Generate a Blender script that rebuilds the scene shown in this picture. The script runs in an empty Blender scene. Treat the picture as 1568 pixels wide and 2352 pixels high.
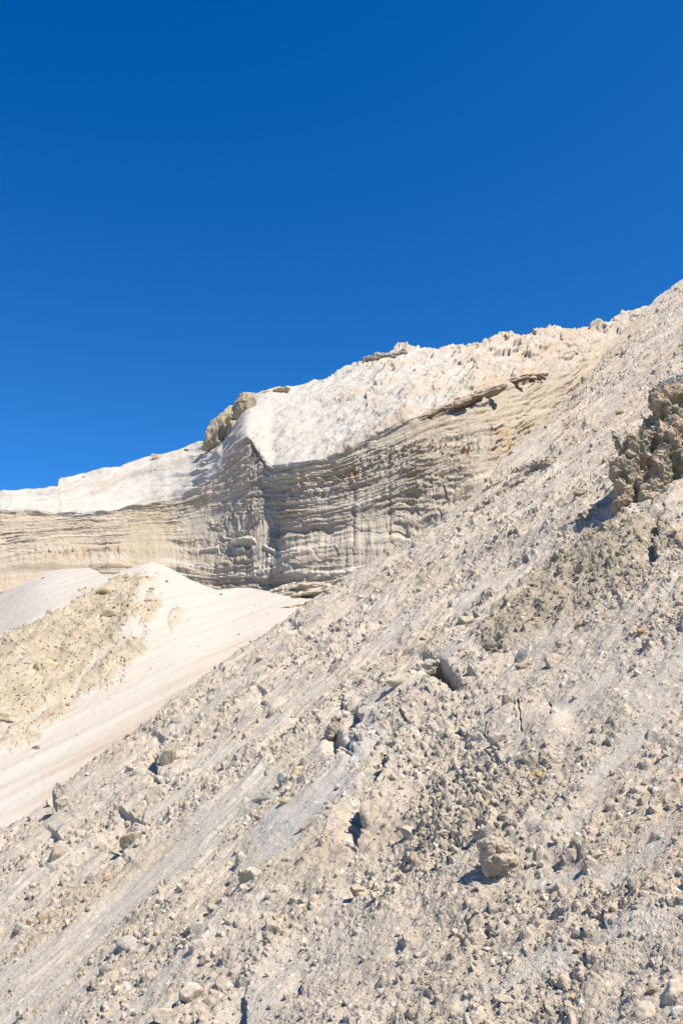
import bpy, math, random
import numpy as np
from mathutils import Vector, Matrix, Euler

# ------------------------------------------------------------------ camera, sky, sun, exposure
W, H = 1568.0, 2352.0                      # working picture units
F = 2154.0
PITCH = math.radians(15.0)
CAM = np.array([0.0, 0.0, 7.0])
SC = bpy.context.scene
COL = SC.collection
cam_d = bpy.data.cameras.new("camera")
cam = bpy.data.objects.new("camera", cam_d)
COL.objects.link(cam)
cam.location = CAM
cam.rotation_euler = (math.pi / 2 + PITCH, 0, 0)
cam_d.sensor_fit = 'VERTICAL'
cam_d.sensor_height = 36.0
cam_d.lens = 36.0 * F / H
cam_d.clip_start = 0.1
cam_d.clip_end = 6000.0
SC.camera = cam

SUN_EL, SUN_AZ = 57.0, 127.0               # azimuth clockwise from +Y (the view direction)
world = bpy.data.worlds.new("World")
SC.world = world
world.use_nodes = True
wn, wl = world.node_tree.nodes, world.node_tree.links
wn.clear()
sky = wn.new("ShaderNodeTexSky")
sky.sky_type = 'NISHITA'
sky.sun_disc = False
sky.sun_elevation = math.radians(SUN_EL)
sky.sun_rotation = math.radians(SUN_AZ)
sky.altitude = 3800
sky.air_density = 0.8
sky.dust_density = 0.0
sky.ozone_density = 9.5
hs = wn.new("ShaderNodeVectorMath"); hs.operation = 'MULTIPLY_ADD'      # the lens's polarising filter
hs.inputs[1].default_value = (0.60, 1.08, 1.09)
hs.inputs[2].default_value = (-0.165, -0.22, 0.0)
hm = wn.new("ShaderNodeVectorMath"); hm.operation = 'MAXIMUM'
hm.inputs[1].default_value = (0, 0, 0)
bgn = wn.new("ShaderNodeBackground")
bgn.inputs['Strength'].default_value = 0.12
wo = wn.new("ShaderNodeOutputWorld")
wl.new(sky.outputs[0], hs.inputs[0])
wl.new(hs.outputs[0], hm.inputs[0])
wl.new(hm.outputs[0], bgn.inputs['Color'])
wl.new(bgn.outputs[0], wo.inputs['Surface'])

sun_d = bpy.data.lights.new("sun", 'SUN')
sun_d.energy = 5.0
sun_d.angle = math.radians(0.53)
sun_d.color = (1.0, 0.925, 0.815)
sun = bpy.data.objects.new("sun", sun_d)
COL.objects.link(sun)
_el, _az = math.radians(SUN_EL), math.radians(SUN_AZ)
SUN_DIR = Vector((math.sin(_az) * math.cos(_el), math.cos(_az) * math.cos(_el), math.sin(_el)))
sun.rotation_euler = SUN_DIR.to_track_quat('Z', 'Y').to_euler()
SC.view_settings.view_transform = 'Standard'
SC.view_settings.look = 'None'
SC.view_settings.exposure = 0.95
SC.view_settings.gamma = 1.0
SC.view_settings.use_curve_mapping = False

# ------------------------------------------------------------------ noise
f4 = np.float32
def h32(ix, iy, seed):
    h = (ix.astype(np.uint32) * np.uint32(374761393)) ^ (iy.astype(np.uint32) * np.uint32(668265263)) ^ np.uint32((seed * 2246822519 + 97) & 0xffffffff)
    h = (h ^ (h >> np.uint32(13))) * np.uint32(1274126177)
    h = (h ^ (h >> np.uint32(15))) * np.uint32(2246822519)
    return h ^ (h >> np.uint32(16))
def perlin(x, y, seed=0):
    x = np.asarray(x, f4); y = np.asarray(y, f4)
    x, y = np.broadcast_arrays(x, y)
    xi = np.floor(x); yi = np.floor(y)
    xf = x - xi; yf = y - yi
    xi = xi.astype(np.int32); yi = yi.astype(np.int32)
    u = xf * xf * xf * (xf * (xf * 6 - 15) + 10)
    v = yf * yf * yf * (yf * (yf * 6 - 15) + 10)
    def g(ox, oy):
        a = h32(xi + ox, yi + oy, seed).astype(f4) * f4(2 * math.pi / 4294967296.0)
        return np.cos(a) * (xf - ox) + np.sin(a) * (yf - oy)
    n0 = g(0, 0); n1 = g(1, 0)
    a = n0 + u * (n1 - n0)
    n0 = g(0, 1); n1 = g(1, 1)
    b = n0 + u * (n1 - n0)
    return (a + v * (b - a)) * f4(1.5)
def fbm(x, y, seed, octs=4, gain=0.5, lac=2.03):
    s = 0; a = 1.0
    for i in range(octs):
        s = s + a * perlin(x * lac ** i, y * lac ** i, seed + 17 * i)
        a *= gain
    return s
def ridged(x, y, seed, octs=3, gain=0.5):
    s = 0; a = 1.0
    for i in range(octs):
        s = s + a * (1 - 2 * np.abs(perlin(x * 2.03 ** i, y * 2.03 ** i, seed + 17 * i)))
        a *= gain
    return s
def worley(x, y, seed=0, jit=0.9):
    x = np.asarray(x, f4); y = np.asarray(y, f4)
    xi = np.floor(x); yi = np.floor(y)
    F1 = np.full(x.shape, 9.0, f4); F2 = np.full(x.shape, 9.0, f4)
    DX = np.zeros(x.shape, f4); DY = np.zeros(x.shape, f4); ID = np.zeros(x.shape, np.uint32)
    k = f4(jit / 65536.0)
    for ox in (-1, 0, 1):
        for oy in (-1, 0, 1):
            hh = h32((xi + ox).astype(np.int32), (yi + oy).astype(np.int32), seed)
            px = xi + ox + 0.5 + ((hh & np.uint32(65535)).astype(f4) * k - f4(jit / 2))
            py = yi + oy + 0.5 + ((hh >> np.uint32(16)).astype(f4) * k - f4(jit / 2))
            dx = x - px; dy = y - py
            d = dx * dx + dy * dy
            m = d < F1
            F2 = np.where(m, F1, np.minimum(F2, d))
            F1 = np.where(m, d, F1)
            DX = np.where(m, dx, DX); DY = np.where(m, dy, DY); ID = np.where(m, hh, ID)
    return np.sqrt(F1), np.sqrt(F2), DX, DY, ID
def rnd(ID, k):
    return (h32(ID.view(np.int32), np.full(ID.shape, k, np.int32), 5).astype(f4) / f4(4294967296.0))
def clods(x, y, cell, density, seed, warp=0.18):
    """height 0..1 of angular clods lying on a plane, and the id value of each"""
    X = x / cell; Y = y / cell
    X = X + warp * perlin(X * 2.1, Y * 2.1, seed + 1); Y = Y + warp * perlin(X * 2.3, Y * 2.3, seed + 2)
    F1, F2, DX, DY, ID = worley(X, Y, seed)
    r0, r1, r2 = rnd(ID, 1), rnd(ID, 2), rnd(ID, 3)
    rad = 0.22 + 0.33 * r1
    d = np.clip(1 - (F1 / rad) ** 2, 0, 1)
    hgt = d ** 0.5
    ang = r2 * 6.283
    tilt = 1 + 0.9 * (DX * np.cos(ang) + DY * np.sin(ang)) / rad
    hgt = np.minimum(hgt, 0.72) * np.clip(tilt, 0.25, 1.7) * (0.5 + 0.9 * r1)
    return hgt * (r0 < density), r2
def sstep(a, b, x):
    t = np.clip((x - a) / (b - a), 0, 1)
    return t * t * (3 - 2 * t)

def h3(ix, iy, iz, seed):
    return h32(ix ^ (iz * np.int32(7919)), iy + iz * np.int32(104729), seed)
def noise3(P, seed=0):
    """value noise in 3D on an (n,3) array, -1..1"""
    P = np.asarray(P, f4)
    I = np.floor(P); fr = P - I; I = I.astype(np.int32)
    w = fr * fr * (3 - 2 * fr)
    out = 0
    for a in (0, 1):
        for b in (0, 1):
            for c in (0, 1):
                v = h3(I[:, 0] + a, I[:, 1] + b, I[:, 2] + c, seed).astype(f4) / f4(2147483648.0) - 1
                out = out + v * (w[:, 0] if a else 1 - w[:, 0]) * (w[:, 1] if b else 1 - w[:, 1]) * (w[:, 2] if c else 1 - w[:, 2])
    return out
def fbm3(P, seed, octs=4, gain=0.55):
    s = 0; a = 1.0
    for i in range(octs):
        s = s + a * noise3(P * 2.07 ** i, seed + 13 * i); a *= gain
    return s

# ------------------------------------------------------------------ viewing geometry of the site survey
cp, sp = math.cos(PITCH), math.sin(PITCH)
def ray(px, py):
    """horizontal slope dx and vertical slope dz per metre of forward distance"""
    u = (px - W / 2) / F; v = (H / 2 - py) / F
    dy = cp - v * sp; dz = sp + v * cp
    return u / dy, dz / dy
def site(px, py, r):
    a, b = ray(px, py)
    return np.stack([CAM[0] + a * r, CAM[1] + r + 0 * a, CAM[2] + b * r], -1)
def seg_dist(X, Y, pts):
    """distance, signed side and along-parameter to a polyline"""
    best = np.full(X.shape, 1e9, f4); side = np.zeros(X.shape, f4); al = np.zeros(X.shape, f4)
    n = len(pts) - 1
    for i in range(n):
        ax, ay = pts[i]; bx, by = pts[i + 1]
        ux, uy = bx - ax, by - ay; L2 = ux * ux + uy * uy
        t = np.clip(((X - ax) * ux + (Y - ay) * uy) / L2, 0, 1)
        dx = X - ax - t * ux; dy = Y - ay - t * uy
        d = np.sqrt(dx * dx + dy * dy)
        m = d < best
        best = np.where(m, d, best); side = np.where(m, ux * dy - uy * dx, side); al = np.where(m, (i + t) / n, al)
    return best, np.sign(side), al
def pmask(X, Y, pts, w, soft=0.6):
    d, _, _ = seg_dist(X, Y, pts)
    return 1 - sstep(w * (1 - soft), w * (1 + soft), d)
def poly_in(X, Y, pts):
    ins = np.zeros(X.shape, bool); n = len(pts)
    for i in range(n):
        x1, y1 = pts[i]; x2, y2 = pts[(i + 1) % n]
        if y1 == y2: continue
        c = ((Y < y1) != (Y < y2)) & (X < (x2 - x1) * (Y - y1) / (y2 - y1) + x1)
        ins ^= c
    return ins
def poly_mask(X, Y, pts, soft):
    d, _, _ = seg_dist(X, Y, list(pts) + [pts[0]])
    s = np.where(poly_in(X, Y, pts), d, -d)
    return sstep(-soft, soft, s), s

# ------------------------------------------------------------------ materials
def earth_mat(name, fine=60.0, var=0.16, bump=0.35, bdist=0.01, random_tint=False, rough=0.96):
    m = bpy.data.materials.new(name); m.use_nodes = True
    n, l = m.node_tree.nodes, m.node_tree.links
    n.clear()
    out = n.new("ShaderNodeOutputMaterial"); b = n.new("ShaderNodeBsdfPrincipled")
    b.inputs['Roughness'].default_value = rough
    b.inputs['Specular IOR Level'].default_value = 0.12
    l.new(b.outputs[0], out.inputs[0])
    att = n.new("ShaderNodeAttribute"); att.attribute_name = "earth"
    geo = n.new("ShaderNodeNewGeometry")
    t = n.new("ShaderNodeTexNoise"); t.inputs['Scale'].default_value = fine; t.inputs['Detail'].default_value = 4
    t.inputs['Roughness'].default_value = 0.65
    l.new(geo.outputs['Position'], t.inputs['Vector'])
    mr = n.new("ShaderNodeMapRange")
    mr.inputs['From Min'].default_value = 0.3; mr.inputs['From Max'].default_value = 0.7
    mr.inputs['To Min'].default_value = 1 - var; mr.inputs['To Max'].default_value = 1 + var
    l.new(t.outputs['Fac'], mr.inputs['Value'])
    mul = n.new("ShaderNodeVectorMath"); mul.operation = 'SCALE'
    l.new(mr.outputs[0], mul.inputs['Scale'])
    src = att.outputs['Color']
    if random_tint:
        oi = n.new("ShaderNodeObjectInfo")
        mr2 = n.new("ShaderNodeMapRange"); mr2.inputs['To Min'].default_value = 0.78; mr2.inputs['To Max'].default_value = 1.15
        l.new(oi.outputs['Random'], mr2.inputs['Value'])
        m2 = n.new("ShaderNodeVectorMath"); m2.operation = 'MULTIPLY'
        l.new(oi.outputs['Color'], m2.inputs[0]); l.new(src, m2.inputs[1])
        m3 = n.new("ShaderNodeVectorMath"); m3.operation = 'SCALE'
        l.new(m2.outputs[0], m3.inputs[0]); l.new(mr2.outputs[0], m3.inputs['Scale'])
        src = m3.outputs[0]
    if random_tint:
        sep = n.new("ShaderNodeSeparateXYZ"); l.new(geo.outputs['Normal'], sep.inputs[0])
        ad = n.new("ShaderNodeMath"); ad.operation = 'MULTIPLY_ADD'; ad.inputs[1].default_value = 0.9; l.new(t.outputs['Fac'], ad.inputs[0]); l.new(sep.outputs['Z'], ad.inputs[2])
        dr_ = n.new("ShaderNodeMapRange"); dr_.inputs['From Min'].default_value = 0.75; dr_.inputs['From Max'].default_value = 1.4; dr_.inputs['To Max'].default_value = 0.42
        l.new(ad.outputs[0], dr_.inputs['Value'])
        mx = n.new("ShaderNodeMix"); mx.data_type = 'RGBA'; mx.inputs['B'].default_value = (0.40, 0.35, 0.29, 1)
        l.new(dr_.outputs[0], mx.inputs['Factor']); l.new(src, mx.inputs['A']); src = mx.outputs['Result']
    l.new(src, mul.inputs[0]); l.new(mul.outputs[0], b.inputs['Base Color'])
    if bump:
        t2 = n.new("ShaderNodeTexNoise"); t2.inputs['Scale'].default_value = fine * 0.6; t2.inputs['Detail'].default_value = 6
        t2.inputs['Roughness'].default_value = 0.7
        l.new(geo.outputs['Position'], t2.inputs['Vector'])
        bp = n.new("ShaderNodeBump"); bp.inputs['Strength'].default_value = bump; bp.inputs['Distance'].default_value = bdist
        l.new(t2.outputs['Fac'], bp.inputs['Height']); l.new(bp.outputs[0], b.inputs['Normal'])
    return m
M_scree = earth_mat("scree_earth", 34, 0.13, 0.85, 0.035)
M_cliff = earth_mat("cliff_sandstone", 7, 0.12, 0.5, 0.12)
M_sand = earth_mat("pale_sand", 12, 0.05, 0.25, 0.03)
M_rock = earth_mat("rock", 30, 0.2, 0.6, 0.02, True)
M_rubble = earth_mat("rubble_stone", 50, 0.12, 0.3, 0.01)

def grid_mesh(name, P, color, mat, smooth=True):
    R, C = P.shape[:2]
    idx = np.arange(R * C).reshape(R, C)
    q = np.stack([idx[:-1, :-1], idx[1:, :-1], idx[1:, 1:], idx[:-1, 1:]], -1).reshape(-1, 4)
    return np_mesh(name, P.reshape(-1, 3), q, color.reshape(-1, 3), mat, smooth)
def np_mesh(name, V, faces, color, mat, smooth=True):
    me = bpy.data.meshes.new(name)
    nv, nf, k = len(V), len(faces), faces.shape[1]
    me.vertices.add(nv); me.vertices.foreach_set("co", np.ascontiguousarray(V, f4).ravel())
    me.loops.add(nf * k); me.loops.foreach_set("vertex_index", np.ascontiguousarray(faces, np.int32).ravel())
    me.polygons.add(nf)
    me.polygons.foreach_set("loop_start", np.arange(0, nf * k, k, dtype=np.int32))
    me.polygons.foreach_set("use_smooth", np.full(nf, smooth, bool))
    me.update(calc_edges=True)
    a = me.color_attributes.new("earth", 'FLOAT_COLOR', 'POINT')
    c4 = np.ones((nv, 4), f4); c4[:, :3] = color
    a.data.foreach_set("color", c4.ravel())
    me.materials.append(mat)
    return me
def link(name, me, kind=None, label=None, cat=None, group=None, parent=None):
    o = bpy.data.objects.new(name, me); COL.objects.link(o)
    if kind: o['kind'] = kind
    if label: o['label'] = label
    if cat: o['category'] = cat
    if group: o['group'] = group
    if parent: o.parent = parent
    return o
def normals(P, up=None):
    a = np.gradient(P, axis=0); b = np.gradient(P, axis=1)
    n = np.cross(a, b); n /= np.maximum(np.linalg.norm(n, axis=-1, keepdims=True), 1e-9)
    s = np.sign((n * (CAM - P)).sum(-1, keepdims=True))
    # one orientation for the whole sheet: the majority one
    if s.mean() < 0: n = -n
    return n
def mixc(a, b, t):
    return a + (np.asarray(b, f4) - a) * t[..., None]
def columns(x0, x1, step, m0, m1, mstep):
    return np.concatenate([np.arange(m0, x0, mstep), np.arange(x0, x1, step), np.arange(x1, m1 + 1, mstep)]).astype(f4)
def interp(xs, tab):
    t = np.array(tab, float)
    return np.interp(xs, t[:, 0], t[:, 1])
def ssmooth(v, k):
    ker = np.hanning(k + 2)[1:-1]; ker /= ker.sum()
    return np.convolve(np.pad(v, k // 2, mode='edge'), ker, 'same')[k // 2: k // 2 + len(v)]

# ================================================================== THE NEAR SCREE SLOPE
A_, B_, C_ = 0.60, 0.35, 5.0
CREST = [(-400, 2180), (0, 1912), (60, 1878), (110, 1845), (160, 1795), (265, 1715), (370, 1640), (400, 1606), (450, 1575), (520, 1520), (580, 1476), (640, 1440),
         (700, 1398), (735, 1375), (800, 1330), (860, 1292), (930, 1255), (1000, 1205), (1050, 1165), (1090, 1140), (1130, 1095), (1170, 1040), (1210, 1000),
         (1250, 965), (1290, 930), (1330, 890), (1370, 840), (1400, 800), (1440, 755), (1480, 712), (1520, 675), (1568, 640), (1900, 400)]
def near_inv(px, py):
    a, b = ray(px, py)
    inv = (A_ * a + B_ - b) / C_
    return np.sqrt(np.maximum(inv, 0) ** 2 + 0.0085 ** 2)
ncol = columns(-4, 1572, 1.45, -460, 2050, 9)
crest = ssmooth(interp(ncol, CREST), 9)
crest = crest + 5 * perlin(ncol / 42, ncol * 0, 501) + 3.5 * perlin(ncol / 15, ncol * 0, 502) + 2.2 * perlin(ncol / 6, ncol * 0, 503)
NR = 1180
fr = np.concatenate([np.linspace(0, 1, NR), 1 + np.linspace(0.01, 0.25, 50)])     # 0 crest .. 1 bottom of frame and on
bot = np.full(ncol.shape, 2360.0)
PX = np.broadcast_to(ncol, (len(fr), len(ncol))).astype(f4)
PY = (crest + fr[:, None] * (bot - crest)).astype(f4)
INV = near_inv(PX, PY)
P = site(PX, PY, 1 / INV)
N = normals(P)
sN = P[..., 0] * -0.864 + P[..., 1] * -0.504
tN = P[..., 0] * 0.504 + P[..., 1] * -0.864
R_ = 1 / INV
pix = R_ / 934.0
wx = P[..., 0].astype(f4); wy = P[..., 1].astype(f4)
sN = sN.astype(f4); tN = tN.astype(f4)

# smooth chutes of fine sediment (survey coordinates), rubble belts
SMOOTH = [([(470, 1930), (380, 1990), (250, 2080), (100, 2180), (-80, 2300)], 26), ([(750, 1820), (700, 1880), (640, 1945), (560, 2010)], 30),
          ([(820, 1750), (750, 1830)], 26), ([(760, 1560), (640, 1650), (540, 1720), (440, 1800), (330, 1880)], 12), ([(600, 1770), (540, 1830), (420, 1930)], 16),
          ([(230, 1960), (120, 2050), (0, 2120)], 12), ([(1460, 1670), (1380, 1730), (1290, 1800), (1250, 1850)], 18), ([(1530, 1935), (1440, 1975), (1390, 2010)], 20),
          ([(1520, 2120), (1440, 2130), (1370, 2140)], 26), ([(1290, 2180), (1180, 2250), (1060, 2300)], 20), ([(1210, 1310), (1120, 1370), (1060, 1420)], 14),
          ([(1130, 1340), (1050, 1400)], 12), ([(1270, 1000), (1200, 1070), (1150, 1130)], 24), ([(1568, 720), (1450, 860), (1380, 930)], 34), ([(1568, 640), (1480, 760)], 30),
          ([(980, 1530), (930, 1590)], 10), ([(300, 2130), (150, 2240), (0, 2340)], 14), ([(1150, 1050), (1215, 1010)], 16), ([(1420, 1555), (1330, 1600), (1250, 1640)], 10),
          ([(930, 1420), (880, 1480), (830, 1540)], 14), ([(1200, 2010), (1310, 2000), (1420, 1960)], 14)]
sm = np.zeros(PX.shape, f4)
wob = 22 * perlin(sN * 0.9, tN * 2.2, 77) + 10 * perlin(sN * 2.5, tN * 5, 78)
for pts, w in SMOOTH:
    sm = np.maximum(sm, pmask(PX + wob, PY + wob, pts, w))
noise_sm = (1 - 0.7 * sstep(1850, 2050, PY) * sstep(600, 1000, PX)) * sstep(0.12, 0.62, perlin(sN * 0.22, tN * 0.75, 31) + 0.5 * perlin(sN * 0.6, tN * 2.0, 32))
topright = sstep(1150, 1350, PX) * (1 - sstep(900, 1150, PY))
sm = np.clip(sm + 0.75 * noise_sm, 0, 1)
wobb = wob + 26 * perlin(wx / 1.6, wy / 1.6, 79) + 14 * perlin(wx / 0.6, wy / 0.6, 80)
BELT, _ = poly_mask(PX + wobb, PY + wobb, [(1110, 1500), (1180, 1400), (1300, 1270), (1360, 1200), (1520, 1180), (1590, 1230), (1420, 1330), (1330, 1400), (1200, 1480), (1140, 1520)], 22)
BELT2, _ = poly_mask(PX + wob, PY + wob, [(900, 2010), (950, 1830), (1060, 1740), (1260, 1700), (1330, 1790), (1250, 1860), (1100, 1920), (1000, 1990)], 30)
rough = np.clip((1 - sm) * (0.62 + 0.55 * perlin(sN * 0.5, tN * 0.8, 35)), 0, 1.2)
rough = np.maximum(rough, 0.75 * sstep(1850, 2050, PY) * sstep(600, 1000, PX) * sstep(-0.25, 0.25, perlin(wx / 0.9, wy / 0.9, 37)) * (1 - 0.8 * sm))
rough = np.maximum(rough, BELT * 1.3); rough = np.maximum(rough, BELT2 * 1.1)
rough = np.maximum(rough, 0.7 * topright * sstep(-0.2, 0.3, perlin(sN * 0.3, tN * 0.7, 38)))
sm = sm * (1 - BELT)

def lod(lam):
    return sstep(1.2, 3.2, lam / pix)
D = 0.22 * perlin(sN / 11, tN / 3.8, 1) + 0.10 * perlin(sN / 5, tN / 1.6, 2)
gz = sstep(9, 18, R_)
D += 0.075 * gz * ridged(sN / 5.0 + 0.3 * perlin(wx / 2, wy / 2, 170), tN / 1.5 + 0.35 * perlin(wx / 1.5, wy / 1.5, 171), 172, 4, 0.6)
D += 0.045 * ridged(sN / 2.2, tN / 0.8, 3, 3) * (0.4 + 0.6 * rough)
D += 0.06 * perlin(wx / 1.1, wy / 1.1, 4) * (0.35 + 0.65 * rough)
amp = 0.05
for i, lam in enumerate((0.6, 0.33, 0.17, 0.09, 0.05)):
    D += amp * perlin(wx / lam, wy / lam, 10 + i) * (0.22 + 0.9 * rough) * lod(lam)
    amp *= 0.68
dens_n = np.clip(0.5 + 0.9 * perlin(wx / 2.2, wy / 2.2, 41), 0.1, 1)
CLH = np.zeros(PX.shape, f4); CID = np.zeros(PX.shape, f4)
for i, (cell, a_, dn) in enumerate(((0.8, 0.12, 0.05), (0.36, 0.075, 0.12), (0.2, 0.055, 0.3), (0.115, 0.042, 0.55), (0.07, 0.03, 0.7))):
    hc, idc = clods(wx, wy, cell, dn * dens_n * np.clip(rough, 0, 1.2), 50 + 5 * i)
    hc = hc * a_ * lod(cell * 0.6) * np.clip(0.25 + rough, 0, 1)
    big = hc > 0.02
    D += hc; CLH = np.maximum(CLH, hc); CID = np.where(big, idc, CID)

# erosion scarps: the ground left of the line has slumped away
SCARPS = [([(935, 1670), (915, 1740), (890, 1800), (850, 1860), (828, 1910)], 0.55, 60), ([(850, 1640), (838, 1690), (815, 1750)], 0.40, 45),
          ([(868, 1830), (850, 1880), (815, 1950)], 0.35, 35), ([(400, 1700), (378, 1740), (368, 1790)], 0.40, 50), ([(322, 1880), (300, 1920), (270, 1960)], 0.42, 50),
          ([(150, 1935), (128, 1960), (105, 1995)], 0.25, 40), ([(625, 1595), (612, 1630)], 0.22, 30), ([(1075, 1650), (1068, 1700)], 0.3, 35),
          ([(800, 1600), (795, 1640)], 0.2, 25), ([(1530, 1180), (1500, 1300), (1480, 1340)], 0.35, 40), ([(1120, 1700), (1160, 1760)], 0.12, 18), ([(1193, 1590), (1198, 1680)], 0.10, 18),
          ([(570, 2240), (560, 2300), (550, 2352)], 0.25, 40), ([(1180, 1500), (1100, 1530)], 0.2, 24), ([(700, 1440), (692, 1470)], 0.2, 25), ([(530, 1520), (500, 1545)], 0.22, 25),
          ([(1500, 1760), (1490, 1820)], 0.22, 30), ([(1090, 2280), (1080, 2340)], 0.18, 30), ([(1385, 2080), (1390, 2130)], 0.15, 30),
          ([(985, 2050), (930, 2130), (905, 2200)], 0.16, 36), ([(700, 2200), (680, 2270)], 0.18, 36), ([(1300, 2080), (1240, 2110)], 0.1, 20),
          ([(1520, 2200), (1440, 2260), (1430, 2300)], 0.16, 36), ([(820, 2010), (790, 2060)], 0.16, 30), ([(1350, 1880), (1300, 1930)], 0.12, 25)]
wob2 = 10 * perlin(wx * 1.6, wy * 1.6, 87) + 8 * perlin(wx * 3.7, wy * 3.7, 88) + 5 * perlin(wx * 9, wy * 9, 89)
for pts, hh, w in SCARPS:
    x0 = min(p[0] for p in pts) - 3 * w; x1 = max(p[0] for p in pts) + 3 * w
    cs = np.where((ncol > x0) & (ncol < x1))[0]
    if not len(cs): continue
    sl = slice(cs[0], cs[-1] + 1)
    d, sd, al = seg_dist(PX[:, sl] + wob2[:, sl], PY[:, sl] + 0.4 * wob2[:, sl], pts)
    ends = sstep(0, 0.15, al) * (1 - sstep(0.85, 1, al)) if len(pts) > 2 else sstep(0, 0.3, al) * (1 - sstep(0.7, 1, al))
    inside = np.where((al <= 0.001) | (al >= 0.999), np.exp(-(d / (w * .4)) ** 2) * 0.3, ends)
    # left side: cut, right side: small lip
    left = sd > 0
    prof = np.where(left, -hh * (1 - np.exp(-(d / 2.6))) * np.exp(-(d / w) ** 2), 0.35 * hh * np.exp(-(d / (w * 0.8)) ** 2))
    D[:, sl] += 0.5 * prof * inside * (R_[:, sl] / 18.0)
# cracks in a dried plate
CRACKS = [[(1193, 1590), (1198, 1620), (1203, 1640)], [(1196, 1600), (1205, 1650), (1204, 1690)], [(1110, 1690), (1130, 1712), (1155, 1735)], [(1252, 1608), (1264, 1620), (1266, 1645)],
          [(1120, 1670), (1112, 1690)], [(1108, 1735), (1130, 1742), (1134, 1755)]]
plate, _ = poly_mask(PX, PY, [(1105, 1670), (1130, 1630), (1190, 1620), (1290, 1640), (1300, 1690), (1200, 1730), (1120, 1760), (1090, 1740)], 26)
ck = np.zeros(PX.shape, f4)
for pts in CRACKS:
    ck = np.maximum(ck, 1 - sstep(0.8, 2.2, seg_dist(PX + 0.7 * wob2, PY + 0.5 * wob2, pts)[0]))
D = D * (1 - 0.5 * plate) + 0.08 * plate - 0.10 * ck * (rough * 0 + 1)
# a dark hollow under a slab (survey point 1010,1560)
hol = np.exp(-(((PX - 1012) * 0.8 + (PY - 1558) * 0.6) / 34) ** 2 - (((PX - 1012) * -0.6 + (PY - 1558) * 0.8) / 14) ** 2)
D -= hol * (0.75 + 0.5 * fbm(wx / 0.5, wy / 0.5, 95, 4, 0.65))
hol2 = np.exp(-(((PX - 772) / 14) ** 2 + ((PY - 1722) / 24) ** 2)); D -= 0.5 * hol2
crust = sstep(1750, 2000, PY + 0.0 * PX) * sstep(500, 900, PX + 0.6 * (PY - 2000)) * (0.35 + 0.65 * sstep(-0.2, 0.4, perlin(wx / 1.3, wy / 1.3, 160)))
D += crust * np.clip(R_ / 14, 0.3, 1) * (0.055 * fbm(wx / 0.8, wy / 0.8, 161, 3, 0.5) + 0.02 * fbm(wx / 0.12, wy / 0.12, 163, 4, 0.75) * lod(0.05))
far = np.clip((R_ - 28) / 45, 0, 1.2)
fc1, fci = clods(wx, wy, 2.6, 0.35, 140); fc2, _ = clods(wx, wy, 1.3, 0.45, 145)
D += far * (1 - 0.6 * sstep(1380, 1480, PX)) * (0.35 * fc1 + 0.22 * fc2 + 0.30 * fbm(sN / 4, tN / 1.8, 150, 4, 0.6) + 0.16 * perlin(wx / 0.9, wy / 0.9, 151) * lod(0.9))
# crest: relief fades so that the profile keeps its line, then rolls over behind
cf = sstep(0, 0.035, fr)[:, None]
D = D * (0.45 + 0.55 * cf)
Pn = P + N * D[..., None]
# back of the crest: rows that run down behind
back = []
for k, (dr, dz) in enumerate(((0.02, -0.01), (0.05, -0.035), (0.10, -0.09), (0.18, -0.18), (0.3, -0.3))):
    b0 = Pn[0].copy(); r0 = 1 / INV[0]
    b0[:, 1] += r0 * dr; b0[:, 0] += (b0[:, 0] - CAM[0]) * dr * 0.3 - r0 * dr * 0.4; b0[:, 2] += r0 * dz
    b0[:, 2] += 0.05 * r0 * dr * 4 * perlin(ncol / 15, ncol * 0 + k, 91)
    back.append(b0)
# colours
base = np.zeros(PX.shape + (3,), f4) + np.array([0.515, 0.46, 0.395], f4)
lowr = sstep(1850, 2050, PY) * sstep(600, 1000, PX)
g = (1 - 0.6 * lowr) * sstep(-0.2, 0.5, perlin(sN * 0.35, tN * 0.8, 61) + 0.4 * perlin(sN, tN * 2, 62))
base = mixc(base, (0.475, 0.435, 0.385), g * 0.6)
base = mixc(base, (0.50, 0.42, 0.32), 0.5 * sstep(0.15, 0.6, fbm(wx * 0.3, wy * 0.3, 64, 3)))
base = mixc(base, (0.555, 0.52, 0.475), np.clip(0.7 * sm, 0, 1))
chute = pmask(PX + wob, PY + wob, [(860, 1700), (810, 1760), (750, 1830), (690, 1890), (640, 1945)], 34)
base = mixc(base, (0.45, 0.44, 0.43), 0.8 * chute)
base = mixc(base, (0.57, 0.535, 0.48), 0.4 * sstep(0.25, 0.7, fbm(sN * 0.5, tN * 1.1, 66, 3)) * (1 - BELT))
tanp = sstep(0.0, 0.5, perlin(wx * 0.5, wy * 0.5, 68) + 0.2) * np.exp(-((PX - 300) / 160) ** 2 - ((PY - 2000) / 120) ** 2)
base = mixc(base, (0.50, 0.43, 0.32), 0.6 * tanp)
yel = np.exp(-((PX - 680) / 45) ** 2 - ((PY - 1790) / 60) ** 2)
base = mixc(base, (0.55, 0.48, 0.36), 0.5 * yel)
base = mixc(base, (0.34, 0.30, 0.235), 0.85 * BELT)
base = mixc(base, (0.42, 0.375, 0.31), 0.5 * BELT2)
base = mixc(base, (0.41, 0.365, 0.305), 0.55 * sstep(0.15, 0.6, fbm(wx / 1.7, wy / 1.7, 63, 4, 0.6)) * np.clip(rough, 0, 1))
join = sstep(1020, 1120, PX) * (1 - sstep(1440, 1520, PX)) * np.exp(-((PY - crest) / 70.0) ** 2) * sstep(-0.5, 0.3, perlin(sN * 0.3, tN * 1.2, 67))
base = mixc(base, (0.56, 0.475, 0.37), 0.8 * join)
base = mixc(base, (0.50, 0.43, 0.35), 0.8 * topright * sstep(0.0, 0.5, 0.3 + perlin(sN * 0.2, tN * 0.6, 69)))
cm = CLH > 0.02
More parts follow.
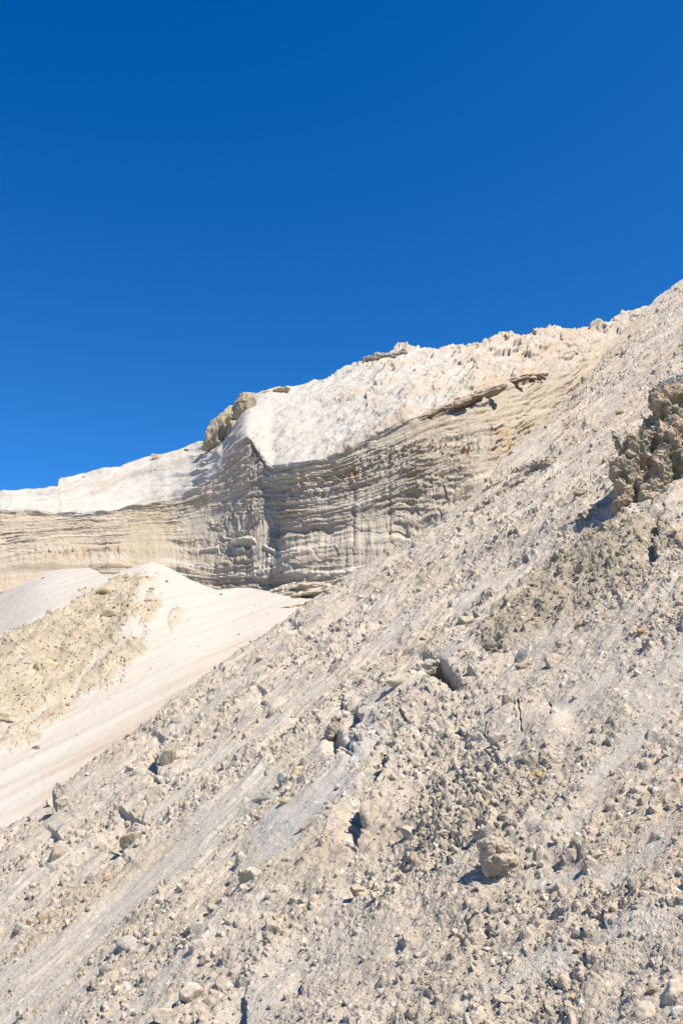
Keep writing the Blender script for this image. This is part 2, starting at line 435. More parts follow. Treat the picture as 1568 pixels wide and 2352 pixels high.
base = np.where(cm[..., None], base * (0.84 + 0.28 * CID)[..., None], base)
base *= (1 + 0.07 * perlin(wx * 4, wy * 4, 70) + 0.05 * perlin(wx * 13, wy * 13, 71))[..., None]
_, _, _, _, IDp = worley(wx / 0.09, wy / 0.09, 99)
pr = rnd(IDp, 7)
F1p = worley(wx / 0.09, wy / 0.09, 99)[0]
peb = (pr > 0.93) & (F1p < 0.22)
base = np.where(peb[..., None], np.array([0.75, 0.71, 0.64], f4), base)
bk = np.array(back)
full = np.concatenate([bk[::-1], Pn], 0)
colr = np.concatenate([np.repeat(base[:1], len(back), 0), base], 0)
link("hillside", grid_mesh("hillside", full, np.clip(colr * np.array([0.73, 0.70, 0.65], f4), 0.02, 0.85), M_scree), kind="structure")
NEARP = Pn; NEARN = N; NCREST = crest
def near_at(px, py):
    c = int(np.clip(np.searchsorted(ncol, px), 0, len(ncol) - 1))
    f = (py - crest[c]) / (2360.0 - crest[c])
    r = int(np.clip(np.searchsorted(fr, f), 0, len(fr) - 1))
    return NEARP[r, c], NEARN[r, c], 1 / INV[r, c]

# ================================================================== THE CLIFF AND THE SLOPE ABOVE IT
RIDGE = [(-460, 1150), (0, 1131), (30, 1132), (60, 1127), (100, 1127), (135, 1124), (142, 1109), (165, 1104), (190, 1095), (240, 1086), (270, 1076), (300, 1062), (345, 1047), (380, 1041),
         (440, 1027), (480, 1018), (505, 1000), (535, 962), (555, 925), (570, 906), (592, 907), (640, 890), (670, 887), (700, 881), (745, 872), (790, 848), (830, 834), (870, 830), (920, 806), (950, 803), (1000, 808),
         (1015, 808), (1035, 798), (1050, 797), (1100, 797), (1150, 776), (1180, 775), (1250, 770), (1262, 758), (1275, 756), (1290, 762), (1330, 756), (1390, 750), (1405, 733), (1450, 716), (1490, 708), (1568, 690), (1650, 650), (2050, 560)]
BROW = [(-460, 1190), (0, 1173), (130, 1178), (200, 1181), (280, 1172), (340, 1160), (400, 1148), (450, 1126), (490, 1095), (520, 1062), (550, 1018), (572, 996), (590, 1030), (605, 1052), (622, 1072), (660, 1068), (700, 1062), (740, 1057),
        (780, 1044), (850, 1010), (890, 985), (930, 970), (1000, 938), (1060, 915), (1110, 903), (1200, 880), (1250, 862), (1310, 838), (1400, 800), (1480, 745), (1568, 715), (2050, 600)]
BASE = [(-460, 1440), (0, 1385), (140, 1345), (240, 1340), (350, 1330), (430, 1350), (500, 1370), (610, 1385), (740, 1400), (2050, 1400)]
RB = [(-460, 76), (0, 77), (200, 80.5), (300, 82), (420, 82.5), (490, 82), (540, 81), (575, 80), (600, 79), (615, 78.3), (640, 76), (700, 74.5), (780, 74), (930, 75), (1110, 80), (1310, 96), (1480, 116), (1568, 125), (2050, 150)]
RM = [(-460, 74), (0, 75), (200, 78.3), (300, 79.5), (420, 80), (490, 79.3), (540, 78.2), (590, 76.8), (640, 75), (700, 73), (780, 72.4), (930, 71.5), (1110, 72), (1310, 82), (1568, 95), (2050, 100)]
RL = [(-460, 72), (0, 73), (200, 76), (300, 77), (420, 77.5), (490, 76.5), (540, 75.2), (610, 73.2), (640, 71.6), (700, 69.8), (780, 69), (930, 68), (1110, 67), (1310, 72), (1600, 82), (2050, 85)]
RR = [(-460, 90), (0, 94), (300, 108), (480, 112), (570, 102), (700, 108), (940, 114), (1150, 114), (1270, 116), (1480, 130), (1568, 135), (2050, 165)]
ccol = columns(-4, 1572, 1.45, -460, 2050, 9)
yb, yr, y0 = ssmooth(interp(ccol, BROW), 27), ssmooth(interp(ccol, RIDGE), 3), ssmooth(interp(ccol, BASE), 15)
yb = np.maximum(yb, yr + 6)
ym = yb + 0.45 * (y0 - yb)
ib, im_, il, ir = [ssmooth(interp(ccol, t), 75) for t in (RB, RM, RL, RR)]
GRV = np.array([(0, 0), (580, 0), (606, 0.5), (628, 0.95), (646, -0.35), (665, -0.25), (710, 0), (786, 0), (799, 0.18), (806, -0.1), (830, 0), (872, 0), (880, 0.12), (886, -0.08), (905, 0), (2050, 0)])
grv = np.interp(ccol, GRV[:, 0], GRV[:, 1])
ib, im_, il, ir = 1 / (ib + 0.1 * grv), 1 / (im_ + np.interp(ccol - 14, GRV[:, 0], GRV[:, 1])), 1 / (il + 0.8 * grv), 1 / ir
n1, n2, n3 = 250, 250, 300
def lerp_rows(ya, yb_, ia, ib_, n, end=False):
    t = np.linspace(0, 1, n, endpoint=end)[:, None]
    return ya + (yb_ - ya) * t, ia + (ib_ - ia) * t
# behind the ridge the ground falls off
Ya, _ = lerp_rows(yr, yb, ir, ib, n1)
yrs = ssmooth(interp(ccol, RIDGE), 121)
Ia = ib + (ir - ib) * np.clip((yb - Ya) / np.maximum(yb - yrs, 30), 0, 1.15)
Yk, Ik = lerp_rows(yr + 60, yr, Ia[0] / 1.35, Ia[0], 12)
# a short rounded lip at the brow, then down the face
Yb_, Ib_ = lerp_rows(yb, ym, ib, im_, n2)
Yc, Ic = lerp_rows(ym, y0, im_, il, n3)
Yd, Id = lerp_rows(y0, y0 + 90, il, il * 1.05, 30, True)
CY = np.concatenate([Yk, Ya, Yb_, Yc, Yd]); CI = np.concatenate([Ik, Ia, Ib_, Ic, Id])
CX = np.broadcast_to(ccol, CY.shape)
Pc = site(CX, CY, 1 / CI)
Nc = normals(Pc)
# smooth normals at the corners
for _ in range(3):
    Nc[1:-1] = (Nc[:-2] + Nc[1:-1] * 2 + Nc[2:]) / 4
Nc /= np.linalg.norm(Nc, axis=-1, keepdims=True)
rows = np.arange(CY.shape[0])[:, None]
kB = 12 + n1                                  # brow row
brow = Pc[kB]
L = np.concatenate([[0], np.cumsum(np.linalg.norm(np.diff(brow, axis=0), axis=1))]).astype(f4)
Lg = np.broadcast_to(L, CY.shape)
# bed height under the brow in metres: follows the dip of the beds
face = sstep(-6, 6, rows - kB + 0 * CY)
z_b = Pc[kB, :, 2]
tface = np.clip((CY - yb) / np.maximum(y0 - yb, 1), 0, 1.3)
Hf = (ssmooth(z_b - Pc[12 + n1 + n2 + n3, :, 2], 201))
# blend: beds parallel the brow at the top, level lower down
hz = -(Pc[..., 2] - 22.0)
YREF = [(-460, 1182), (0, 1176), (280, 1172), (400, 1158), (460, 1139), (540, 1098), (600, 1068), (640, 1068), (700, 1062), (780, 1044), (850, 1010), (930, 970), (1060, 915), (1200, 880), (1310, 838), (1480, 745), (2050, 600)]
yref = ssmooth(interp(ccol, YREF), 25)
steep = 0.55 * np.clip((1100 - CY) / 100, 0, 1) * (1 - sstep(600, 640, CX)) * (CX - 540)
hp = (CY + steep - yref) / np.maximum(y0 - yref, 1) * 11.5
low = sstep(0.35, 0.9, tface)
bed = hp * (1 - 0.35 * low) + hz * 0.35 * low
Lw = Lg
bed = bed + 0.22 * perlin(Lw / 9, bed * 0.15, 200) + 0.10 * perlin(Lw / 2.5, bed * 0.4, 201)
fold = np.exp(-((CX - 515) / 60) ** 2 - ((CY - 1210) / 50) ** 2)
bed = bed + 0.7 * fold * perlin(Lw / 1.2, hp / 1.5, 203)
def beds(b, f, seed, hard):
    n = perlin(Lw * 0.06 * f, b * f, seed)
    return np.tanh(n * hard)
patch = 0.55 + 0.6 * perlin(Lw / 4.5, bed / 3.0, 210)
left = 1 - sstep(440, 620, CX)
smoothpatch = np.exp(-(((CX - 480) / 70) ** 2 + ((CY - 1205) / 32) ** 2) ** 2) + np.exp(-(((CX - 340) / 60) ** 2 + ((CY - 1240) / 70) ** 2) ** 2) + np.exp(-(((CX - 60) / 170) ** 2 + ((CY - 1340) / 35) ** 2) ** 2)
smoothpatch = np.clip(smoothpatch, 0, 1)
tanface = sstep(1010, 1120, CX) * (1 - sstep(960, 1010, CY)) + np.exp(-((CX - 1010) / 90) ** 2) * (1 - sstep(985, 1005, CY)) * sstep(930, 960, CX + CY * 0)
tanface = np.clip(tanface, 0, 1)
calm = np.clip(1 - 0.8 * smoothpatch - 0.3 * tanface, 0.08, 1)
bs = (0.19 * beds(bed, 0.9, 220, 3) + 0.14 * beds(bed, 2.0, 221, 3.5) + 0.13 * beds(bed, 4.1, 222, 4) + 0.07 * beds(bed, 6.5, 223, 4))
gx = Lw + 0.8 * perlin(Lw / 2, bed / 1.0, 211)
for gi, (cl_, cb_, ga) in enumerate(((3.4, 0.62, 0.26), (1.5, 0.30, 0.15), (0.8, 0.16, 0.07))):
    w1, w2, _, _, wid = worley(gx / cl_, bed / cb_ + 0.15 * perlin(Lw / 0.9, bed / 0.4, 212 + gi), 215 + gi, 0.75)
    bs = bs + ga * (rnd(wid, 4) - 0.5) * sstep(0.0, 0.12, w2 - w1) - ga * 0.35 * (1 - sstep(0.0, 0.10, w2 - w1))
bs = bs * np.clip(patch, 0.25, 1.2) * calm * (1 - 0.35 * left) * (1 + 0.45 * sstep(820, 1000, CX))
fl = ridged(Lw / 1.6, bed * 0.16, 230, 3) * 0.05 + ridged(Lw / 5.0, bed * 0.10, 231, 2) * 0.11
fl = fl * (1 - 0.6 * left) * (1 - 0.7 * smoothpatch)
fb = 0.07 * fbm(Lw / 0.7, bed / 0.7, 240, 4, 0.6) * (0.4 + 0.6 * calm)
# rows of cobbles and concretions along certain beds
ho, _ = clods(Lw, bed, 0.45, 0.9, 260)
cob = np.exp(-((tface - 0.17 - 0.07 * sstep(900, 1100, CX)) / 0.06) ** 2) * sstep(600, 720, CX) + 0.8 * np.exp(-((tface - 0.42) / 0.05) ** 2) * np.exp(-((CX - 540) / 70) ** 2) + 0.8 * np.exp(-((CY - 1268) / 12) ** 2) * np.exp(-((CX - 180) / 110) ** 2)
Df = (bs + fl + fb) + 0.26 * ho * np.clip(cob, 0, 1)
# white projecting ledges low on the face
ledge_y = np.exp(-((tface - 0.78) / 0.018) ** 2) * sstep(640, 720, CX) + np.exp(-((tface - 0.62) / 0.014) ** 2) * sstep(430, 480, CX) * (1 - sstep(640, 660, CX)) + np.exp(-((tface - 0.89) / 0.02) ** 2) * sstep(640, 700, CX)
ledge_y = ledge_y * sstep(-0.3, 0.2, perlin(Lw / 3, bed * 0, 265) + 0.15)
Df += 0.30 * ledge_y
# overhanging lip under the brow
Df += 0.30 * np.exp(-((rows - kB - 3) / 7.0) ** 2) * np.clip(0.35 + 0.1 * left + 1.3 * perlin(Lw / 2.2, 0 * Lw, 266), 0, 1.8) * (1 - tanface)
Df -= 0.16 * np.exp(-((rows - kB - 20) / 9.0) ** 2) * (1 - tanface)
# upper slope relief: pinnacles and runnels slanting down to the left
ux = Pc[..., 0].astype(f4); uz = Pc[..., 2].astype(f4); uy = Pc[..., 1].astype(f4)
wgt = sstep(540, 1000, CX)
aa = ux * 0.75 + uz * 0.66; bb = ux * 0.66 - uz * 0.75
up = 0.34 * ridged(aa / 6.5, bb / 2.2, 270, 5, 0.6) * (0.42 + 0.58 * wgt) + 0.22 * perlin(ux / 6, uz / 6, 271) + 0.16 * fbm(aa / 1.6, bb / 0.7, 272, 4) * (0.5 + 0.5 * wgt)
pin, _ = clods(aa * 0.55, bb * 1.25, 1.7, 0.5, 275, 0.35)
up += 0.55 * pin * wgt * (0.5 + 0.8 * np.clip(perlin(ux / 9, uz / 7, 276) + 0.3, 0, 1))
leftup = 1 - sstep(470, 560, CX)
bed2 = (CY - yr) / 10 + 0.5 * perlin(Lw / 9, CY / 40, 279)
up = up * (1 - 0.45 * leftup) + leftup * 0.30 * np.tanh(3 * perlin(Lw / 14, bed2 * 0.9, 280)) + leftup * 0.16 * np.tanh(3 * perlin(Lw / 6, bed2 * 2.4, 281)) + leftup * 0.10 * fbm(ux / 1.5, uz / 1.0, 282, 4)
nose = np.exp(-((CX - 545) / 40) ** 2) * np.exp(-((CY - 1060) / 60) ** 2)
Dc = up * (1 - face) + Df * face + 0.16 * nose * np.tanh(4 * perlin(Lw / 20, (CY + 0.9 * CX) / 9, 283))
Dc = Dc * np.clip(rows / 14.0, 0, 1)
Pcn = Pc + Nc * Dc[..., None]
# jagged ridge line
Pcn[12:, :, 2] += (0.25 * fbm(ccol / 16, ccol * 0, 285, 4, 0.6) * np.exp(-np.arange(CY.shape[0] - 12)[:, None] / 20.0)) * sstep(560, 900, ccol)
white = np.array([0.60, 0.585, 0.56], f4)
cc = np.zeros(CY.shape + (3,), f4) + white
peach = sstep(880, 1150, CX + 0.7 * (CY - 900) + 90 * perlin(ux / 7, uz / 4, 290))
strk = sstep(-0.25, 0.45, perlin(aa / 12, bb / 1.6, 291) + 0.5 * perlin(aa / 4, bb / 0.6, 292))
cc = mixc(cc, (0.62, 0.485, 0.355), peach * strk * 0.95)
cc = mixc(cc, (0.60, 0.55, 0.47), 0.5 * peach)
cc = mixc(cc, (0.58, 0.50, 0.41), 0.6 * sstep(0.0, 0.4, pin) * (0.3 + 0.7 * sstep(640, 900, CX)))
grayb = sstep(0.1, 0.5, perlin(Lw / 12, bed2 * 0.9, 293)) * leftup
cc = mixc(cc, (0.47, 0.435, 0.385), 0.7 * grayb)
cc = mixc(cc, (0.50, 0.46, 0.40), 0.30 * sstep(0.1, 0.6, fbm(aa / 5, bb / 1.5, 295, 4)) * (1 - leftup * 0.5))
cc = mixc(cc, (0.52, 0.45, 0.36), 0.35 * sstep(0.0, 0.5, perlin(aa / 9, bb / 2, 296)) * sstep(640, 800, CX))
nearbrow = np.exp(-((CY - yb) / 14) ** 2) * sstep(640, 900, CX)
cc = mixc(cc, (0.52, 0.43, 0.33), 0.35 * nearbrow * sstep(-0.2, 0.3, perlin(Lw / 1.5, bed2, 294)))
fc = np.zeros_like(cc) + np.array([0.52, 0.47, 0.40], f4)
tb = perlin(Lw * 0.04, bed * 1.3, 300) + 0.6 * perlin(Lw * 0.1, bed * 4, 301) + 0.3 * perlin(Lw * 0.2, bed * 9, 302)
fc = mixc(fc, (0.64, 0.59, 0.51), sstep(0.05, 0.6, tb))
fc = mixc(fc, (0.41, 0.37, 0.315), 0.7 * sstep(0.1, 0.6, -tb) * (1 - tanface))
fc = mixc(fc, (0.51, 0.445, 0.36), 0.6 * tanface)
fc = mixc(fc, (0.49, 0.44, 0.37), 0.4 * sstep(820, 1050, CX) * (1 - tanface))
fc = mixc(fc, (0.55, 0.475, 0.385), 0.65 * left * (1 - smoothpatch))
fc = mixc(fc, (0.33, 0.28, 0.22), 0.7 * left * sstep(0.25, 0.5, perlin(Lw * 0.07, bed * 2.6, 313)) * (1 - smoothpatch * 0.7))
fc = mixc(fc, (0.72, 0.68, 0.61), 0.7 * left * sstep(0.3, 0.55, perlin(Lw * 0.06, bed * 1.7, 314)) * (1 - smoothpatch * 0.7))
fc = mixc(fc, (0.50, 0.455, 0.39), 0.85 * np.exp(-(((CX - 490) / 75) ** 2 + ((CY - 1205) / 34) ** 2) ** 2))
fc = mixc(fc, (0.55, 0.475, 0.335), 0.7 * np.exp(-(((CX - 340 - 15 * perlin(Lw / 3, bed / 4, 304)) / 62) ** 2 + ((CY - 1235) / 80) ** 2) ** 2))
fc = mixc(fc, (0.58, 0.49, 0.39), 0.8 * np.exp(-(((CX - 60) / 190) ** 2 + ((CY - 1345) / 32) ** 2) ** 2))
fc = mixc(fc, (0.78, 0.74, 0.67), np.clip(ledge_y, 0, 1))
fc = mixc(fc, (0.32, 0.28, 0.235), 0.6 * (1 - left) * sstep(0.25, 0.5, perlin(Lw * 0.09, bed * 3.1, 315)) * (1 - tanface * 0.3))
streak = sstep(0.25, 0.6, perlin(Lw / 0.8, bed * 0.07, 305)) * sstep(600, 660, CX)
fc = mixc(fc, (0.56, 0.53, 0.49), 0.45 * streak)
och = np.clip(cob, 0, 1) * sstep(0.2, 0.5, perlin(Lw / 1.1, bed * 1.1, 306)) * sstep(0.1, 0.5, perlin(Lw / 4, bed * 0, 307) + 0.25)
fc = mixc(fc, (0.62, 0.34, 0.09), 0.8 * och)
fc = mixc(fc, (0.40, 0.35, 0.28), 0.4 * np.clip(cob, 0, 1) * (ho > 0.1))
drip = np.exp(-((rows - kB) / 26.0) ** 2) * sstep(-0.1, 0.3, perlin(Lw / 0.9, 0 * Lw, 308))
fc = mixc(fc, white * 0.95, 0.55 * drip * (1 - 0.7 * sstep(560, 640, CX)))
fc = mixc(fc, (0.49, 0.45, 0.40), 0.6 * np.exp(-((CX - 600) / 45) ** 2) * (1 - sstep(1180, 1330, CY)))
cfac = sstep(-4, 10, rows - kB + 16 * perlin(Lw / 3.5, bed * 0.4, 309) + 12 * perlin(Lw / 1.1, bed * 1.2, 312) - 6)
cc = cc * (1 - cfac[..., None]) + fc * cfac[..., None]
nz = np.clip(nose * 1.3, 0, 1) * sstep(-10, 20, (CX - 500) + (CY - 1060) * 0.2)
cc = mixc(cc, (0.50, 0.45, 0.385), nz * sstep(-0.2, 0.2, perlin(Lw / 20, (CY + 0.9 * CX) / 9, 283)))
cc *= (1 + 0.05 * perlin(ux * 1.5, uz * 1.5, 310) + 0.04 * perlin(ux * 5, uz * 5, 311))[..., None]
link("cliff", grid_mesh("cliff", Pcn, np.clip(cc * np.array([0.59, 0.565, 0.53], f4), 0.02, 0.85), M_cliff), kind="structure")
def cliff_at(px, py):
    c = int(np.clip(np.searchsorted(ccol, px), 0, len(ccol) - 1))
    r = int(np.argmin(np.abs(CY[12:, c] - py))) + 12
    return Pcn[r, c], Nc[r, c], 1 / CI[r, c]

# ================================================================== THE PALE SAND SLOPE UNDER THE CLIFF
SCREST = [(-460, 1600), (-100, 1415), (0, 1364), (40, 1348), (80, 1329), (120, 1312), (150, 1306), (175, 1306), (205, 1304), (222, 1311), (240, 1323), (270, 1317), (300, 1305), (325, 1296), (350, 1291), (372, 1296), (400, 1310), (440, 1333),
          (480, 1349), (500, 1355), (540, 1350), (575, 1350), (610, 1357), (680, 1368), (740, 1380), (860, 1400), (1000, 1420)]
SR = [(-460, 60), (0, 66), (150, 69), (225, 71), (250, 70), (350, 66), (430, 71), (500, 74.5), (570, 72.8), (610, 71.5), (740, 69), (1000, 64)]
scol = columns(-4, 840, 1.7, -460, 846, 9)
sy = ssmooth(interp(scol, SCREST), 9); si = 1 / ssmooth(interp(scol, SR), 61)
ncr = interp(scol, CREST)
ebot = ncr + 90
eb_i = 1 / (1.0 / near_inv(scol, ncr) * 1.12 + 1.5)
eb_i = ssmooth(np.maximum(eb_i, si * 1.02), 121)
ts = np.linspace(0, 1, 620)[:, None]
SY = sy + (ebot - sy) * ts
sys_, ebs_ = ssmooth(interp(scol, SCREST), 161), ssmooth(ebot, 161)
si = ssmooth(si, 121); eb_i = ssmooth(eb_i, 161)
plane_i = lambda x, y: 0.01351 + 1.15e-6 * (x - 500) + 2.816e-5 * (y - 1355)
SI = plane_i(scol, SY) + ssmooth(np.maximum(si - plane_i(scol, sys_), 0), 161) * (1 - sstep(0, 330, SY - sys_))
Yk, Ik = lerp_rows(sy + 40, sy, SI[0] / 1.12, SI[0], 8)
SY = np.concatenate([Yk, SY]); SI = np.concatenate([Ik, SI]); SX = np.broadcast_to(scol, SY.shape)
Ps = site(SX, SY, 1 / SI); Ns = normals(Ps)
for _ in range(3):
    Ns[1:-1] = (Ns[:-2] + 2 * Ns[1:-1] + Ns[2:]) / 4
sx_, sz_, sy_ = Ps[..., 0].astype(f4), Ps[..., 2].astype(f4), Ps[..., 1].astype(f4)
sw = 14 * perlin(sx_ / 2.5, sz_ / 2.5, 400) + 7 * perlin(sx_ / 0.9, sz_ / 0.9, 401)
DIRT = [(-60, 1500), (60, 1432), (150, 1390), (215, 1358), (250, 1330), (290, 1318), (330, 1322), (338, 1345), (318, 1400), (300, 1440), (262, 1470), (330, 1462), (325, 1500), (268, 1560), (220, 1600), (160, 1640), (80, 1680), (-60, 1760)]
dm, ds = poly_mask(SX + sw, SY + sw, DIRT, 7)
dm = sstep(-9, 14, ds + 16 * fbm(sx_ / 1.6, sz_ / 1.2, 407, 5, 0.7))
pm1, _ = poly_mask(SX + sw * 0.7, SY + sw, [(332, 1380), (350, 1370), (372, 1385), (360, 1400), (340, 1440), (320, 1440)], 5)
pm2, _ = poly_mask(SX + sw * 0.7, SY + sw, [(395, 1390), (420, 1400), (415, 1435), (392, 1442), (385, 1420)], 6)
pm3, _ = poly_mask(SX + sw * 0.9, SY + sw, [(340, 1320), (382, 1318), (385, 1345), (365, 1400), (350, 1460), (325, 1500), (330, 1440), (345, 1380)], 8)
pm3 = pm3 * sstep(0.0, 0.25, perlin(sx_ / 0.8, sz_ / 2.0, 402))
riv = pmask(SX + sw, SY + sw, [(330, 1430), (250, 1500), (170, 1590), (60, 1660), (-60, 1730)], 7) * 0.5
dm = np.clip(dm * (1 - riv * sstep(1420, 1470, SY)), 0, 1)
dirt = np.clip(dm + 0.8 * pm1 + 0.55 * pm2 + 0.45 * pm3, 0, 1)
dcl = 0
for i, (cell, a_) in enumerate(((1.3, 0.12), (0.7, 0.09), (0.4, 0.06), (0.26, 0.04))):
    hc, _ = clods(sx_, sz_ * 1.3, cell, 0.5, 410 + 5 * i)
    dcl = dcl + a_ * hc
aS = sx_ * 0.80 + sz_ * 0.60; bS = sx_ * 0.60 - sz_ * 0.80
Dsd = 0.15 * dirt + dirt * (0.8 * dcl + 0.13 * fbm(sx_ / 2.2, sz_ / 1.8, 404, 4, 0.6))
Dsd += 0.07 * perlin(aS / 9, bS / 1.0, 405) + 0.03 * perlin(aS / 5, bS / 0.4, 408) + 0.012 * fbm(sx_ / 0.4, sz_ / 0.4, 409, 3) + 0.10 * perlin(sx_ / 8, sz_ / 5, 406)
rib = np.exp(-((SX - (352 - 0.35 * (SY - 1291))) / 34) ** 2) * (1 - sstep(1420, 1600, SY))
Dsd += 0.3 * rib
Dsd *= np.clip((np.arange(SY.shape[0])[:, None] - 8) / 10.0, 0, 1)
Psn = Ps + Ns * Dsd[..., None]
sc_ = np.zeros(SY.shape + (3,), f4) + np.array([0.83, 0.795, 0.735], f4)
pk = sstep(0, 150, (SY - sy) - 60 + 0.0 * SX) * sstep(-40, 90, (SX + 1.25 * (SY - 1500)) - 480 + 60 * perlin(aS / 14, bS / 2.2, 420))
sc_ = mixc(sc_, (0.735, 0.63, 0.535), 0.9 * pk)
stk = perlin(aS / 12, bS / 0.35, 421) + 0.5 * perlin(aS / 6, bS / 0.15, 422)
sc_ = mixc(sc_, (0.64, 0.54, 0.45), 0.75 * sstep(-0.1, 0.5, stk) * (0.3 + 0.7 * pk))
sc_ = mixc(sc_, (0.80, 0.78, 0.76), 0.4 * sstep(0.1, 0.6, -stk))
dc_ = np.zeros_like(sc_) + np.array([0.72, 0.63, 0.475], f4)
dc_ *= (1 + 0.22 * fbm(sx_ / 1.2, sz_ / 1.0, 424, 4))[..., None]
dc_ = mixc(dc_, (0.70, 0.64, 0.53), 0.55 * sstep(0.2, 0.6, perlin(aS / 3, bS / 1.0, 425)))
sc_ = sc_ * (1 - dirt[..., None]) + dc_ * dirt[..., None]
spk = worley(sx_ / 0.5, sz_ / 0.5, 430)
sp_m = (spk[0] < 0.17) & (rnd(spk[4], 3) > 0.82)
sc_ = np.where(sp_m[..., None] & (spk[0] < 0.10)[..., None], sc_ * 0.85, sc_)
link("sand_slope", grid_mesh("sand_slope", Psn, np.clip(sc_ * np.array([0.425, 0.408, 0.388], f4), 0.02, 0.85), M_sand), kind="structure")
def sand_at(px, py):
    c = int(np.clip(np.searchsorted(scol, px), 0, len(scol) - 1))
    r = int(np.argmin(np.abs(SY[8:, c] - py))) + 8
    return Psn[r, c], Ns[r, c], 1 / SI[r, c]

# the flat ground the whole site stands on
gm = np.array([[-3000, -3000, 0], [3000, -3000, 0], [3000, 3000, 0], [-3000, 3000, 0]], f4)
gme = np_mesh("ground", gm, np.array([[0, 1, 2, 3]]), np.tile(np.array([[0.5, 0.45, 0.38]], f4), (4, 1)), M_sand)
link("ground", gme, kind="structure")
#ROCKS
# ================================================================== ROCKS
RNG = np.random.RandomState(11)
TONE = np.array([0.69, 0.665, 0.62], f4)
def ico(sub):
    import bmesh
    bm = bmesh.new(); bmesh.ops.create_icosphere(bm, subdivisions=sub, radius=1.0)
    V = np.array([v.co[:] for v in bm.verts], f4); Fc = np.array([[v.index for v in f.verts] for f in bm.faces], np.int32)
    bm.free(); return V, Fc
ICO = {k: ico(k) for k in (1, 2, 3, 4, 5)}
def rock_verts(seed, sub, planes=14, sharp=9.0, rough=0.06, strata=0.0):
    """an angular broken stone: a sphere cut by random planes, then weathered"""
    rs = np.random.RandomState(seed)
    V, Fc = ICO[sub]
    n = rs.normal(size=(planes, 3)); n /= np.linalg.norm(n, axis=1, keepdims=True)
    h = rs.uniform(0.42, 0.9, planes)
    dots = V @ n.T
    lim = h / np.maximum(dots, 0.05)
    r = -np.log(np.exp(-sharp * np.minimum(lim, 1.25)).sum(1) + math.exp(-sharp * 1.0)) / sharp
    r = np.clip(r, 0.35, 1.3)
    P = V * r[:, None]
    off = rs.uniform(0, 50, 3)
    P = P * (1 + rough * fbm3(P * 2.2 + off, seed, 4 if sub > 3 else 2, 0.6))[:, None]
    if strata:
        ax = rs.normal(size=3) * 0.25 + np.array([0.1, 0, 1]); ax /= np.linalg.norm(ax)
        hh = P @ ax
        P = P * (1 + strata * np.tanh(3 * noise3(np.stack([hh * 7, hh * 0 + 3, hh * 0], -1) + off, seed + 5)))[:, None]
    return P.astype(f4), Fc
def rock_color(P, base, seed, var=0.18):
    v = 1 + var * fbm3(P * 1.7, seed + 3, 3, 0.6)
    return np.clip(np.asarray(base, f4)[None] * v[:, None] * TONE, 0.02, 0.8)
# view-plane frame at the site, used to size the named rocks
def frame(rot=0.0, yaw=0.0):
    R = Matrix.Rotation(math.radians(yaw), 3, 'Z') @ Matrix.Rotation(math.radians(rot), 3, 'Y')
    return R
BEIGE = (0.50, 0.445, 0.375); GREY = (0.42, 0.395, 0.36); DARK = (0.27, 0.24, 0.19); BROWN = (0.42, 0.33, 0.23); OLIVE = (0.42, 0.375, 0.295); YEL = (0.54, 0.485, 0.375)
def named_rock(x, y, w, h, label, cat="rock", name="boulder", col=BEIGE, seed=0, rot=0.0, depth=0.8, sink=0.9, at=near_at, sub=4, strata=0.0, rough=0.09, planes=12, group=None, sharp=24.0):
    p, n, r = at(x, y + h * 0.3)
    m = r / F * 1.06
    P, Fc = rock_verts(500 + seed, sub, planes, sharp, rough, strata)
    ext = (P.max(0) - P.min(0)) / 2; P = (P - (P.max(0) + P.min(0)) / 2) / ext
    P = P * np.array([w / 2 * m, min(w, h) / 2 * m * depth, h / 2 * m], f4)
    R = np.array(frame(rot))
    P = P @ R.T.astype(f4)
    cpt = p + np.array([0, 0, 0.3 * h * m]) * 0.9 + n * (0.10 * h * m) - n * (sink * min(w, h) * m * 0.35)
    me = np_mesh(name, P, Fc, rock_color(P / (max(w, h) * m), col, seed), M_rock, True)
    me.set_sharp_from_angle(angle=math.radians(28))
    o = link(name, me, None, label, cat, group)
    o.location = cpt
    return o
